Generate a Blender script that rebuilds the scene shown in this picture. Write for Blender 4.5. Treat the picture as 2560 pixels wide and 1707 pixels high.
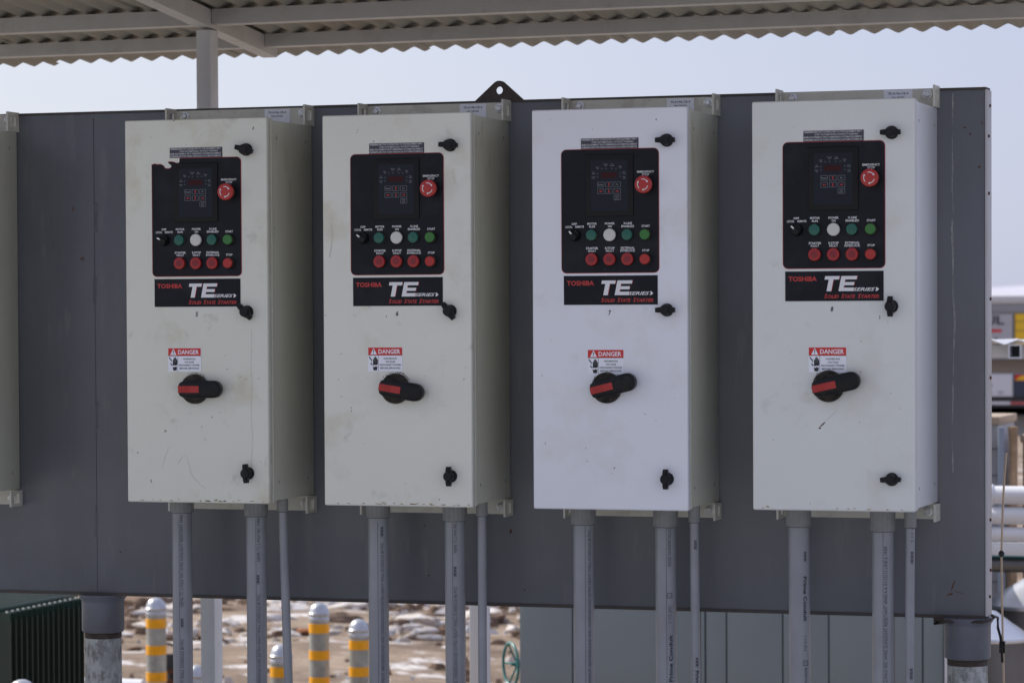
import bpy, bmesh, math, random
from mathutils import Vector, Matrix
from mathutils.geometry import tessellate_polygon
random.seed(7)
for o in list(bpy.data.objects): bpy.data.objects.remove(o)
SC = bpy.context.scene
COL = SC.collection
PI = math.pi
# ------------------------------------------------------------------ camera
F_PX, YAW, PITCH, ROLL = 7691.3, .32026, -.02663, -.00501
cy_, sy_, cp_, sp_ = math.cos(YAW), math.sin(YAW), math.cos(PITCH), math.sin(PITCH)
fwd = Vector((-sy_*cp_, cy_*cp_, sp_)); rgt = Vector((cy_, sy_, 0)); upv = rgt.cross(fwd)
r2 = rgt*math.cos(ROLL)+upv*math.sin(ROLL); u2 = -rgt*math.sin(ROLL)+upv*math.cos(ROLL)
cam = bpy.data.cameras.new('camera'); camo = bpy.data.objects.new('camera', cam); COL.objects.link(camo)
M4 = Matrix((r2, u2, -fwd)).transposed().to_4x4(); M4.translation = Vector((2.614, -6.992, 1.6))
camo.matrix_world = M4
cam.sensor_width = 36; cam.lens = F_PX/2560*36; cam.shift_y = (980-853.5)/2560
cam.clip_start = .1; cam.clip_end = 8000
cam.dof.use_dof = True; cam.dof.focus_distance = 7.3; cam.dof.aperture_fstop = 9.0
SC.camera = camo
# ------------------------------------------------------------------ light
SUN_EL = math.radians(40); SX, SY = -.96, .24
world = bpy.data.worlds.new('World'); SC.world = world; world.use_nodes = True
wn = world.node_tree; bg = wn.nodes['Background']
sky = wn.nodes.new('ShaderNodeTexSky'); sky.sky_type = 'NISHITA'; sky.sun_disc = False
sky.sun_elevation = SUN_EL; sky.sun_rotation = math.atan2(SX, SY); sky.altitude = 300
sky.air_density = 1.0; sky.dust_density = 1.5; sky.ozone_density = 2.5
# thin bright veil of high cloud over the blue sky, whiter towards the sun
def W(t): return wn.nodes.new(t)
wtc = W('ShaderNodeTexCoord'); wdot = W('ShaderNodeVectorMath'); wdot.operation = 'DOT_PRODUCT'; wdot.inputs[1].default_value = (SX, SY, 0)
wn.links.new(wtc.outputs['Generated'], wdot.inputs[0])
wmr = W('ShaderNodeMapRange'); wmr.inputs[1].default_value = .25; wmr.inputs[2].default_value = .70; wn.links.new(wdot.outputs['Value'], wmr.inputs[0])
wns = W('ShaderNodeTexNoise'); wns.inputs['Scale'].default_value = 2.2; wns.inputs['Detail'].default_value = 3; wn.links.new(wtc.outputs['Generated'], wns.inputs[0])
wad = W('ShaderNodeMath'); wad.operation = 'MULTIPLY_ADD'; wad.inputs[1].default_value = .5; wad.use_clamp = True
wsb = W('ShaderNodeMath'); wsb.operation = 'SUBTRACT'; wsb.inputs[1].default_value = .25
wn.links.new(wns.outputs[0], wad.inputs[0]); wn.links.new(wmr.outputs[0], wsb.inputs[0]); wn.links.new(wsb.outputs[0], wad.inputs[2])
wvc = W('ShaderNodeMix'); wvc.data_type = 'RGBA'; wvc.inputs[6].default_value = (3.05, 3.25, 4.5, 1); wvc.inputs[7].default_value = (4.5, 4.62, 5.2, 1)
wn.links.new(wad.outputs[0], wvc.inputs[0])
wmx = W('ShaderNodeMix'); wmx.data_type = 'RGBA'; wmx.inputs[0].default_value = .85
wn.links.new(sky.outputs[0], wmx.inputs[6]); wn.links.new(wvc.outputs[2], wmx.inputs[7])
wn.links.new(wmx.outputs[2], bg.inputs[0]); bg.inputs[1].default_value = .11
sl = bpy.data.lights.new('sun', 'SUN'); sl.energy = 3.8; sl.angle = math.radians(.55); sl.color = (1, .94, .86)
so = bpy.data.objects.new('sun', sl); COL.objects.link(so)
sd = Vector((SX*math.cos(SUN_EL), SY*math.cos(SUN_EL), math.sin(SUN_EL))).normalized()
so.rotation_euler = sd.to_track_quat('Z', 'Y').to_euler(); so.location = (-6, 3, 8)
SC.view_settings.view_transform = 'Standard'; SC.view_settings.look = 'None'
SC.view_settings.exposure = .6; SC.view_settings.gamma = 1
# ------------------------------------------------------------------ materials
def srgb(r, g, b):
    f = lambda c: (c/255/12.92) if c/255 <= .04045 else ((c/255+.055)/1.055)**2.4
    return (f(r), f(g), f(b))
def mat(name, col, rough=.5, metal=0., var=.0, vs=8., dirt=None, damt=.4, ds=3., dlo=.5, dhi=.75, stretch=(1, 1, 1),
        speck=0., spc=(.03, .02, .015), bump=0., bs=60., spec=.5, dirt2=None, d2=.5, d2s=10., d2lo=.6, d2hi=.66, coat=0.):
    m = bpy.data.materials.new(name); m.use_nodes = True; nt = m.node_tree; N = nt.nodes; L = nt.links
    b = N['Principled BSDF']; b.inputs['Roughness'].default_value = rough; b.inputs['Metallic'].default_value = metal
    b.inputs['Specular IOR Level'].default_value = spec; b.inputs['Coat Weight'].default_value = coat
    tc = N.new('ShaderNodeTexCoord'); oi = N.new('ShaderNodeObjectInfo')
    add = N.new('ShaderNodeVectorMath'); add.operation = 'ADD'
    sc_ = N.new('ShaderNodeVectorMath'); sc_.operation = 'SCALE'; sc_.inputs[0].default_value = (13.1, 7.7, 9.3)
    L.new(oi.outputs['Random'], sc_.inputs['Scale']); L.new(tc.outputs['Object'], add.inputs[0]); L.new(sc_.outputs[0], add.inputs[1])
    vec = add.outputs[0]
    def noise(scale, st=(1, 1, 1), det=6, off=0):
        mp = N.new('ShaderNodeMapping'); mp.inputs['Scale'].default_value = st; mp.inputs['Location'].default_value = (off, off*.7, off*.3)
        L.new(vec, mp.inputs[0]); n = N.new('ShaderNodeTexNoise'); n.inputs['Scale'].default_value = scale
        n.inputs['Detail'].default_value = det; n.inputs['Roughness'].default_value = .62; L.new(mp.outputs[0], n.inputs[0]); return n.outputs[0]
    def rng(sock, a, b_, c=0., d=1.):
        r = N.new('ShaderNodeMapRange'); r.inputs[1].default_value = a; r.inputs[2].default_value = b_
        r.inputs[3].default_value = c; r.inputs[4].default_value = d; L.new(sock, r.inputs[0]); return r.outputs[0]
    def mix(fac, a, b_):
        x = N.new('ShaderNodeMix'); x.data_type = 'RGBA'; L.new(fac, x.inputs[0])
        for s, v in ((x.inputs[6], a), (x.inputs[7], b_)):
            if isinstance(v, tuple): s.default_value = (*v[:3], 1)
            else: L.new(v, s)
        return x.outputs[2]
    c = tuple(col)
    if var: c = mix(rng(noise(vs), .3, .7), tuple(x*(1-var) for x in col), tuple(min(1, x*(1+var)) for x in col))
    if dirt: c = mix(rng(noise(ds, stretch, 8, 3), dlo, dhi, 0, damt), c, dirt)
    if dirt2: c = mix(rng(noise(d2s, stretch, 8, 9), d2lo, d2hi, 0, d2), c, dirt2)
    if speck: c = mix(rng(noise(70, (1, 1, .7), 2, 5), .80-speck, .82-speck, 0, .7), c, spc)
    if isinstance(c, tuple): b.inputs['Base Color'].default_value = (*c, 1)
    else: L.new(c, b.inputs['Base Color'])
    if bump:
        bp = N.new('ShaderNodeBump'); bp.inputs['Strength'].default_value = bump; bp.inputs['Distance'].default_value = .002
        L.new(noise(bs, (1, 1, 1), 4), bp.inputs['Height']); L.new(bp.outputs[0], b.inputs['Normal'])
    return m
TAN = (.50, .43, .28)
M = {}
def cabinet_paint(n, c, amt): return mat(n, c, .38, var=.025, vs=3, dirt=TAN, damt=amt, ds=6, dlo=.54, dhi=.74, dirt2=(.20, .15, .09), d2=amt*.8, d2s=9, d2lo=.62, d2hi=.74, speck=.045, spc=(.12, .09, .06), bump=.06, bs=300)
M['doorA'] = cabinet_paint('cream_enamel', (.70, .695, .60), .62)
M['doorB'] = cabinet_paint('ivory_enamel', (.73, .72, .635), .55)
M['doorC'] = cabinet_paint('white_enamel', (.77, .775, .81), .28)
M['doorD'] = cabinet_paint('pale_enamel', (.71, .72, .68), .3)
M['body'] = mat('beige_grey_enamel', (.62, .605, .50), .3, var=.04, vs=4, dirt=(.22, .17, .10), damt=.3, ds=7, dlo=.55, dhi=.8, stretch=(1, 1, .12), speck=.03, bump=.05, bs=200)
M['bodyD'] = mat('skylit_side_enamel', (.72, .73, .74), .24, var=.03, vs=4, speck=.03, bump=.05, bs=200)  # body enamel made paler and bluer to imitate sky light on this side
M['gasket'] = mat('dark_gasket', (.05, .05, .045), .8)
M['bracket'] = mat('cream_bracket_paint', (.62, .60, .51), .45, var=.05, vs=20, dirt=(.25, .17, .09), damt=.4, ds=20)
M['zinc'] = mat('zinc_bolt', (.55, .55, .53), .35, .85, var=.25, vs=120)
M['black'] = mat('black_plastic', (.007, .007, .008), .42, spec=.25, var=.2, vs=60, dirt=(.07, .06, .05), damt=.35, ds=50, dlo=.55, dhi=.8)
M['dusty'] = mat('dusty_black_plastic', (.012, .011, .010), .6, spec=.25, var=.3, vs=60, dirt=(.10, .08, .06), damt=.8, ds=40, dlo=.4, dhi=.75)
M['plate'] = mat('black_film', (.008, .0085, .012), .5, spec=.2, var=.12, vs=12, speck=.02, spc=(.12, .12, .12), dirt=(.05, .05, .06), damt=.3, ds=9)
M['plate2'] = mat('keypad_film', (.008, .010, .018), .4, spec=.25)
M['bezel'] = mat('keypad_bezel', (.006, .006, .007), .5, spec=.25)
M['redln'] = mat('red_print', (.36, .025, .025), .5)
M['red'] = mat('red_plastic', (.40, .018, .014), .35)
M['redlens'] = mat('dark_red_lens', (.33, .010, .010), .35)
M['redcore'] = mat('red_lens_core', (.20, .008, .012), .35)
M['tor'] = mat('red_lettering', (.50, .035, .03), .5)
M['disp'] = mat('dim_red_display', (.035, .005, .006), .4, spec=.2)
M['led'] = mat('led_grey', (.05, .05, .055), .4)
M['kprint'] = mat('keypad_print', (.26, .27, .29), .5)
M['seg'] = mat('display_segments', (.06, .008, .008), .4, spec=.2)
M['teal'] = mat('teal_lens', (.004, .10, .068), .3)
M['green'] = mat('green_button', (.03, .16, .025), .4)
M['wht'] = mat('white_print', (.74, .74, .74), .5)
M['lens'] = mat('white_lens', (.60, .58, .54), .3)
M['lab'] = mat('label_white', (.82, .83, .88), .45)
M['ink'] = mat('label_ink', (.02, .02, .025), .6)
M['dred'] = mat('label_red', (.60, .022, .016), .45)
M['warn'] = mat('warning_label_grey', (.04, .042, .056), .5)
M['grin'] = mat('label_grey_print', (.58, .58, .60), .5)
M['marker'] = mat('marker_ink', (.045, .035, .025), .7, dirt=(.3, .28, .2), damt=.7, ds=150, dlo=.5, dhi=.6)
M['panel'] = mat('grey_panel_paint', (.127, .130, .141), .33, var=.12, vs=2.2, dirt=(.078, .080, .088), damt=.6, ds=2.2, stretch=(1.6, 1, .25), dirt2=(.18, .175, .17), d2=.4, d2s=16, speck=.03, spc=(.10, .055, .03), bump=.12, bs=35)
M['lip'] = mat('dark_panel_lip', (.05, .043, .038), .6, dirt=(.12, .06, .03), damt=.6, ds=30)
M['endc'] = mat('skylit_edge_paint', (.50, .49, .49), .45, dirt=(.36, .30, .24), damt=.6, ds=4, stretch=(1, 1, .4), speck=.05)  # paleness stands in for sky light falling on the panel end
M['streak'] = mat('dried_drip', (.26, .26, .25), .7, var=.4, vs=60)
M['patch'] = mat('repaired_paint', (.10, .104, .115), .5, var=.2, vs=40)
M['rust'] = mat('rust', (.10, .035, .012), .85, var=.5, vs=60)
M['lug'] = mat('bare_dark_steel', (.045, .032, .025), .5, .3, var=.4, vs=30, dirt=(.11, .09, .08), damt=.6, ds=30)
M['galv'] = mat('weathered_galvanised', (.34, .345, .32), .75, 0, var=.35, vs=22, dirt=(.11, .095, .08), damt=.7, ds=55, dlo=.48, dhi=.62, stretch=(1, 1, .5), dirt2=(.52, .52, .50), d2=.5, d2s=60, d2lo=.50, d2hi=.60, bump=.3, bs=60)
M['thread'] = mat('rusty_thread', (.07, .05, .038), .7, var=.4, vs=50)
M['sock'] = mat('grey_socket_paint', (.135, .14, .16), .42, var=.1, vs=9, dirt=(.09, .07, .05), damt=.4, ds=12, bump=.1, bs=40)
M['pvc'] = mat('grey_pvc', (.26, .268, .282), .34, var=.10, vs=10, dirt=(.15, .15, .16), damt=.4, ds=6, stretch=(1, 1, .2), speck=.02)
M['fit'] = mat('grey_fitting', (.24, .24, .235), .5, var=.08, vs=30, dirt=(.12, .1, .08), damt=.5, ds=30)
M['print'] = mat('conduit_print', (.035, .037, .048), .6)
M['roofst'] = mat('cream_beam_paint', (.60, .585, .55), .5, var=.06, vs=9, dirt=(.26, .18, .11), damt=.35, ds=10, dlo=.58, dhi=.8, bump=.35, bs=45)
M['post'] = mat('white_post_paint', (.78, .78, .78), .55, var=.05, vs=14, dirt=(.26, .2, .15), damt=.3, ds=12, dlo=.6, dhi=.8, bump=.25, bs=60)
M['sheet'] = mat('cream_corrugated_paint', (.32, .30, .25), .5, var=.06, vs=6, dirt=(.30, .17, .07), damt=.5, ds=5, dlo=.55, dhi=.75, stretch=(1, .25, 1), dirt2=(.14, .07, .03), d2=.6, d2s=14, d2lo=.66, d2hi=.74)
M['bgalv'] = mat('bollard_steel', (.36, .37, .34), .45, .3, var=.25, vs=12, dirt=(.16, .15, .13), damt=.6, ds=8, stretch=(1, 1, .3))
M['cap'] = mat('bollard_cap', (.50, .52, .55), .32, .6, var=.15, vs=20)
M['band'] = mat('amber_tape', (.88, .39, .003), .4, var=.10, vs=30)
M['green_t'] = mat('dark_green_paint', (.022, .056, .042), .4, var=.1, vs=5)
M['fin'] = mat('green_fin_paint', (.026, .045, .034), .45)
M['finlit'] = mat('pale_trim', (.5, .55, .5), .5)
M['cabg'] = mat('sage_grey_enamel', (.215, .255, .265), .4, var=.04, vs=2, bump=.05)
M['cabs'] = mat('sage_seam', (.10, .12, .125), .5)
M['whpaint'] = mat('white_gloss_pipe', (.72, .73, .76), .3)
M['steel'] = mat('stainless_steel', (.66, .69, .74), .34, .8, var=.1, vs=5)
M['steelb'] = mat('tank_body_steel', (.17, .17, .175), .4, .6, var=.2, vs=4)
M['wheel'] = mat('turquoise_paint', (.05, .19, .19), .35)
M['rope'] = mat('tan_rope', (.66, .50, .34), .8)
M['wood'] = mat('rough_timber', (.52, .36, .23), .8, var=.4, vs=8, stretch=(1, 1, .3))
M['brown'] = mat('brown_board', (.16, .11, .07), .8, var=.2)
M['cgrey'] = mat('grey_wrapped_board', (.42, .42, .44), .6, var=.1)
M['cblue'] = mat('pale_blue_post', (.36, .42, .52), .4)
M['tan'] = mat('tan_board', (.46, .37, .28), .7)
M['trail'] = mat('trailer_white', (.55, .55, .56), .5)
M['trailg'] = mat('trailer_grey', (.27, .28, .30), .5)
M['poster'] = mat('poster_grey', (.42, .42, .46), .6)
M['posterw'] = mat('poster_white', (.62, .63, .68), .6)
M['yel'] = mat('poster_yellow', (.80, .50, .02), .6)
M['grn'] = mat('poster_green', (.05, .30, .08), .6)
M['navy'] = mat('poster_navy', (.03, .04, .07), .6)
M['dark'] = mat('chassis_dark', (.02, .022, .025), .6)
M['tape'] = mat('reflective_red', (.4, .05, .05), .5)
M['rock'] = mat('pale_boulder_stone', (.42, .36, .30), .9, var=.35, vs=3, dirt=(.62, .60, .60), damt=.9, ds=2.2, dlo=.42, dhi=.56, bump=.6, bs=14)
M['rockb'] = mat('brown_stone', (.17, .115, .08), .9, var=.4, vs=5, bump=.6, bs=14)
M['hazyhill'] = mat('hazed_hill_ground', (.45, .45, .52), .9, var=.1, vs=.01)  # pale lavender colour stands in for haze over the far hills
# ------------------------------------------------------------------ mesh builder
_tx = {}
def text_geo(s, bold=0., shear=0.):
    k = (s, bold, shear)
    if k not in _tx:
        c = bpy.data.curves.new('t', 'FONT'); c.body = s; c.size = 1; c.offset = bold; c.shear = shear
        c.resolution_u = 2; c.fill_mode = 'FRONT' if hasattr(c, 'fill_mode') else c.fill_mode
        o = bpy.data.objects.new('t', c); me = bpy.data.meshes.new_from_object(o)
        v = [(p.co.x, p.co.y) for p in me.vertices]; f = [tuple(p.vertices) for p in me.polygons]
        bpy.data.objects.remove(o); bpy.data.curves.remove(c); bpy.data.meshes.remove(me)
        _tx[k] = (v, f)
    return _tx[k]
def cap_h(bold=0.):
    v, f = text_geo('H', bold); return max(p[1] for p in v)
class MB:
    def __init__(s): s.v = []; s.f = []; s.m = []; s.sm = []
    def add(s, vs, fs, m=0, sm=False):
        b = len(s.v); s.v += [tuple(p) for p in vs]
        for f in fs: s.f.append(tuple(i+b for i in f)); s.m.append(m); s.sm.append(sm)
    def box(s, x0, x1, y0, y1, z0, z1, m=0, bev=0., seg=2):
        if bev > 0:
            bm = bmesh.new(); bmesh.ops.create_cube(bm, size=1)
            for v in bm.verts: v.co = Vector(((x0+x1)/2+v.co.x*(x1-x0), (y0+y1)/2+v.co.y*(y1-y0), (z0+z1)/2+v.co.z*(z1-z0)))
            bmesh.ops.bevel(bm, geom=bm.edges[:], offset=bev, segments=seg, profile=.5, affect='EDGES')
            bm.verts.index_update(); s.add([v.co[:] for v in bm.verts], [[v.index for v in f.verts] for f in bm.faces], m, True); bm.free(); return
        s.add([(x0, y0, z0), (x1, y0, z0), (x1, y1, z0), (x0, y1, z0), (x0, y0, z1), (x1, y0, z1), (x1, y1, z1), (x0, y1, z1)],
              [(0, 3, 2, 1), (4, 5, 6, 7), (0, 1, 5, 4), (1, 2, 6, 5), (2, 3, 7, 6), (3, 0, 4, 7)], m)
    def lathe(s, prof, org, axis=(0, 0, 1), n=24, m=0, sm=True, ref=None):
        ax = Vector(axis).normalized(); r = Vector(ref) if ref else (Vector((1, 0, 0)) if abs(ax.x) < .9 else Vector((0, 0, 1)))
        a = (r-ax*r.dot(ax)).normalized(); b = ax.cross(a); o = Vector(org); vs = []; fs = []
        for (rad, t) in prof:
            for i in range(n):
                th = 2*PI*i/n; vs.append(o+ax*t+(a*math.cos(th)+b*math.sin(th))*max(rad, 1e-5))
        for j in range(len(prof)-1):
            for i in range(n):
                k = (i+1) % n; fs.append((j*n+i, j*n+k, (j+1)*n+k, (j+1)*n+i))
        fs.append(tuple(range(n-1, -1, -1))); fs.append(tuple(range((len(prof)-1)*n, len(prof)*n)))
        s.add(vs, fs, m, sm)
    def tube(s, pts, r, n=12, m=0):
        P = [Vector(p) for p in pts]; vs = []; fs = []
        for i, p in enumerate(P):
            d = (P[min(i+1, len(P)-1)]-P[max(i-1, 0)]).normalized()
            q = Vector((0, 1, 0)) if abs(d.y) < .9 else Vector((1, 0, 0))
            a = d.cross(q).normalized(); b = d.cross(a)
            rr = r[i] if isinstance(r, (list, tuple)) else r
            for k in range(n): th = 2*PI*k/n; vs.append(p+(a*math.cos(th)+b*math.sin(th))*rr)
        for i in range(len(P)-1):
            for k in range(n): l = (k+1) % n; fs.append((i*n+k, i*n+l, (i+1)*n+l, (i+1)*n+k))
        fs.append(tuple(range(n))); fs.append(tuple(range((len(P)-1)*n, len(P)*n)))
        s.add(vs, fs, m, True)
    def prism(s, poly, fr, d0, d1, m=0, mside=None):
        # poly in (u,v); fr(u,v,d) -> point
        n = len(poly); vs = [fr(u, v, d0) for u, v in poly]+[fr(u, v, d1) for u, v in poly]
        tri = tessellate_polygon([[Vector((u, v, 0)) for u, v in poly]])
        fs = [tuple(t) for t in tri]+[tuple(i+n for i in t) for t in tri]
        s.add(vs, fs, m)
        s.add(vs, [(i, (i+1) % n, n+(i+1) % n, n+i) for i in range(n)], m if mside is None else mside)
    def flat(s, poly, fr, d, m=0):
        tri = tessellate_polygon([[Vector((u, v, 0)) for u, v in poly]]); s.add([fr(u, v, d) for u, v in poly], [tuple(t) for t in tri], m)
    def rect(s, u0, u1, v0, v1, fr, d, m=0): s.flat([(u0, v0), (u1, v0), (u1, v1), (u0, v1)], fr, d, m)
    def frame(s, u0, u1, v0, v1, w, fr, d, m=0):
        s.rect(u0, u1, v0, v0+w, fr, d, m); s.rect(u0, u1, v1-w, v1, fr, d, m); s.rect(u0, u0+w, v0+w, v1-w, fr, d, m); s.rect(u1-w, u1, v0+w, v1-w, fr, d, m)
    def text(s, t, u, v, h, fr, d, m=0, align='C', width=None, bold=0., shear=0.):
        vs, fs = text_geo(t, bold, shear)
        if not vs: return 0
        k = h/cap_h(bold); x0 = min(p[0] for p in vs); x1 = max(p[0] for p in vs); w = (x1-x0)*k
        kx = k if width is None else width/(x1-x0); w = (x1-x0)*kx
        o = u-(x0*kx)-(w/2 if align == 'C' else (w if align == 'R' else 0))
        s.add([fr(o+p[0]*kx, v+p[1]*k, d) for p in vs], fs, m); return w
    def build(s, name, mats, parent=None, loc=None):
        me = bpy.data.meshes.new(name); me.from_pydata(s.v, [], s.f)
        if not isinstance(mats, (list, tuple)): mats = [mats]
        for x in mats: me.materials.append(M[x] if isinstance(x, str) else x)
        me.polygons.foreach_set('material_index', s.m)
        if any(s.sm):
            me.polygons.foreach_set('use_smooth', [True]*len(s.f)); me.set_sharp_from_angle(angle=math.radians(38))
        # consistent outward normals
        bm = bmesh.new(); bm.from_mesh(me); bmesh.ops.recalc_face_normals(bm, faces=bm.faces); bm.to_mesh(me); bm.free()
        o = bpy.data.objects.new(name, me); COL.objects.link(o)
        if parent: o.parent = parent
        if loc: o.location = loc
        return o
def tag(o, label, cat, group=None, kind=None):
    o['label'] = label; o['category'] = cat
    if group: o['group'] = group
    if kind: o['kind'] = kind
    return o
def empty(name, loc, label, cat, group=None):
    o = bpy.data.objects.new(name, None); o.empty_display_size = .1; o.location = loc; COL.objects.link(o)
    return tag(o, label, cat, group)
def rrect(x0, x1, z0, z1, r, n=6, corners=(1, 1, 1, 1)):
    P = []
    for (cx, cz, a0, on) in ((x1-r, z0+r, -PI/2, corners[0]), (x1-r, z1-r, 0, corners[1]), (x0+r, z1-r, PI/2, corners[2]), (x0+r, z0+r, PI, corners[3])):
        if on: P += [(cx+r*math.cos(a0+PI/2*i/n), cz+r*math.sin(a0+PI/2*i/n)) for i in range(n+1)]
        else: P.append((cx+r*(1 if cx > (x0+x1)/2 else -1), cz+r*(1 if cz > (z0+z1)/2 else -1)))
    return P
def circ(cx, cz, r, n=24, a0=0., a1=2*PI): return [(cx+r*math.cos(a0+(a1-a0)*i/n), cz+r*math.sin(a0+(a1-a0)*i/n)) for i in range(n)]
# ------------------------------------------------------------------ setting
def smooth(a, b, x):
    t = min(1, max(0, (x-a)/(b-a))); return t*t*(3-2*t)
def gz(x, y): return -.9*smooth(2.6, 4.3, y)
gm = bpy.data.materials.new('dirt_yard'); gm.use_nodes = True
def dirt_nodes(m):
    nt = m.node_tree; N = nt.nodes; L = nt.links; b = N['Principled BSDF']; b.inputs['Roughness'].default_value = .95
    tc = N.new('ShaderNodeTexCoord')
    def noise(s, d=8, st=(1, 1, 1)):
        mp = N.new('ShaderNodeMapping'); mp.inputs['Scale'].default_value = st; L.new(tc.outputs['Object'], mp.inputs[0])
        n = N.new('ShaderNodeTexNoise'); n.inputs['Scale'].default_value = s; n.inputs['Detail'].default_value = d; n.inputs['Roughness'].default_value = .65; L.new(mp.outputs[0], n.inputs[0]); return n.outputs[0]
    def ramp(sock, pts):
        r = N.new('ShaderNodeValToRGB'); L.new(sock, r.inputs[0]); e = r.color_ramp.elements
        e[0].position, e[0].color = pts[0][0], (*pts[0][1], 1); e[1].position, e[1].color = pts[-1][0], (*pts[-1][1], 1)
        for p, c in pts[1:-1]: x = e.new(p); x.color = (*c, 1)
        return r.outputs[0]
    base = ramp(noise(1.6, 12, (.5, .8, 1)), [(.34, (.115, .078, .052)), (.47, (.205, .148, .104)), (.55, (.25, .187, .135)), (.66, (.34, .265, .20))])
    sn = ramp(noise(3.2, 10, (.55, .8, 1)), [(.56, (0, 0, 0)), (.62, (1, 1, 1))])
    pb = ramp(noise(9, 5), [(.58, (0, 0, 0)), (.66, (1, 1, 1))])
    def mix(f, a, c, k=1.):
        x = N.new('ShaderNodeMix'); x.data_type = 'RGBA'
        mm = N.new('ShaderNodeMath'); mm.operation = 'MULTIPLY'; mm.inputs[1].default_value = k; L.new(f, mm.inputs[0]); L.new(mm.outputs[0], x.inputs[0])
        L.new(a, x.inputs[6]); x.inputs[7].default_value = (*c, 1); return x.outputs[2]
    c = mix(pb, base, (.16, .11, .08), .6); c = mix(sn, c, (.66, .64, .64), .85); L.new(c, b.inputs['Base Color'])
    bp = N.new('ShaderNodeBump'); bp.inputs['Strength'].default_value = .9; bp.inputs['Distance'].default_value = .06; L.new(noise(5, 8), bp.inputs['Height']); L.new(bp.outputs[0], b.inputs['Normal'])
dirt_nodes(gm)
def ground():
    xs = [-3000, -800, -200, -60]+[-30+i*.75 for i in range(70)]+[60, 200, 800, 3000]
    ys = [-3000, -300, -40, -12, -6, -2, 0, 2, 2.6]+[2.8+.2*i for i in range(9)]+[4.6+i*.6 for i in range(44)]+[40, 80, 200, 800, 2600]
    v = []; f = []
    for y in ys:
        for x in xs:
            n = 0 if (y < 5 or y > 32 or abs(x) > 40) else .035*math.sin(x*2.1+y)+.03*math.sin(x*.9-y*2.3+1)
            v.append((x, y, gz(x, y)+n))
    w = len(xs)
    for j in range(len(ys)-1):
        for i in range(w-1): f.append((j*w+i, j*w+i+1, (j+1)*w+i+1, (j+1)*w+i))
    b = MB(); b.add(v, f, 0, True); o = b.build('ground', gm); tag(o, 'brown dirt yard with white snow patches', 'ground', kind='structure')
ground()
def pad():
    b = MB(); b.box(-14, 9, -16, 2.55, -.05, .012, 0); o = b.build('bounce_pad', mat('pale_bounce_concrete', (.44, .45, .44), .85, var=.12, vs=1.2, dirt=(.30, .29, .27), damt=.5, ds=.8, bump=.3, bs=30)); tag(o, 'added unseen pale pad that bounces neutral light onto the cabinets', 'bounce surface', kind='structure')  # out of view, added to bounce neutral light up at the doors
pad()
def hills():
    b = MB(); v = []; f = []; n = 120
    for i in range(n+1):
        x = -3500+7000*i/n; h = 14+5*math.sin(i*.37)+3*math.sin(i*.91+2)+random.random()*2
        v += [(x, 2450, -2), (x, 2520, h), (x, 2900, -2)]
    for i in range(n):
        for k in range(2): f.append((i*3+k, i*3+3+k, i*3+4+k, i*3+1+k))
    b.add(v, f, 0, True); tag(b.build('hills', 'hazyhill'), 'low pale hills on the horizon', 'hills', kind='structure')
hills()
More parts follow.
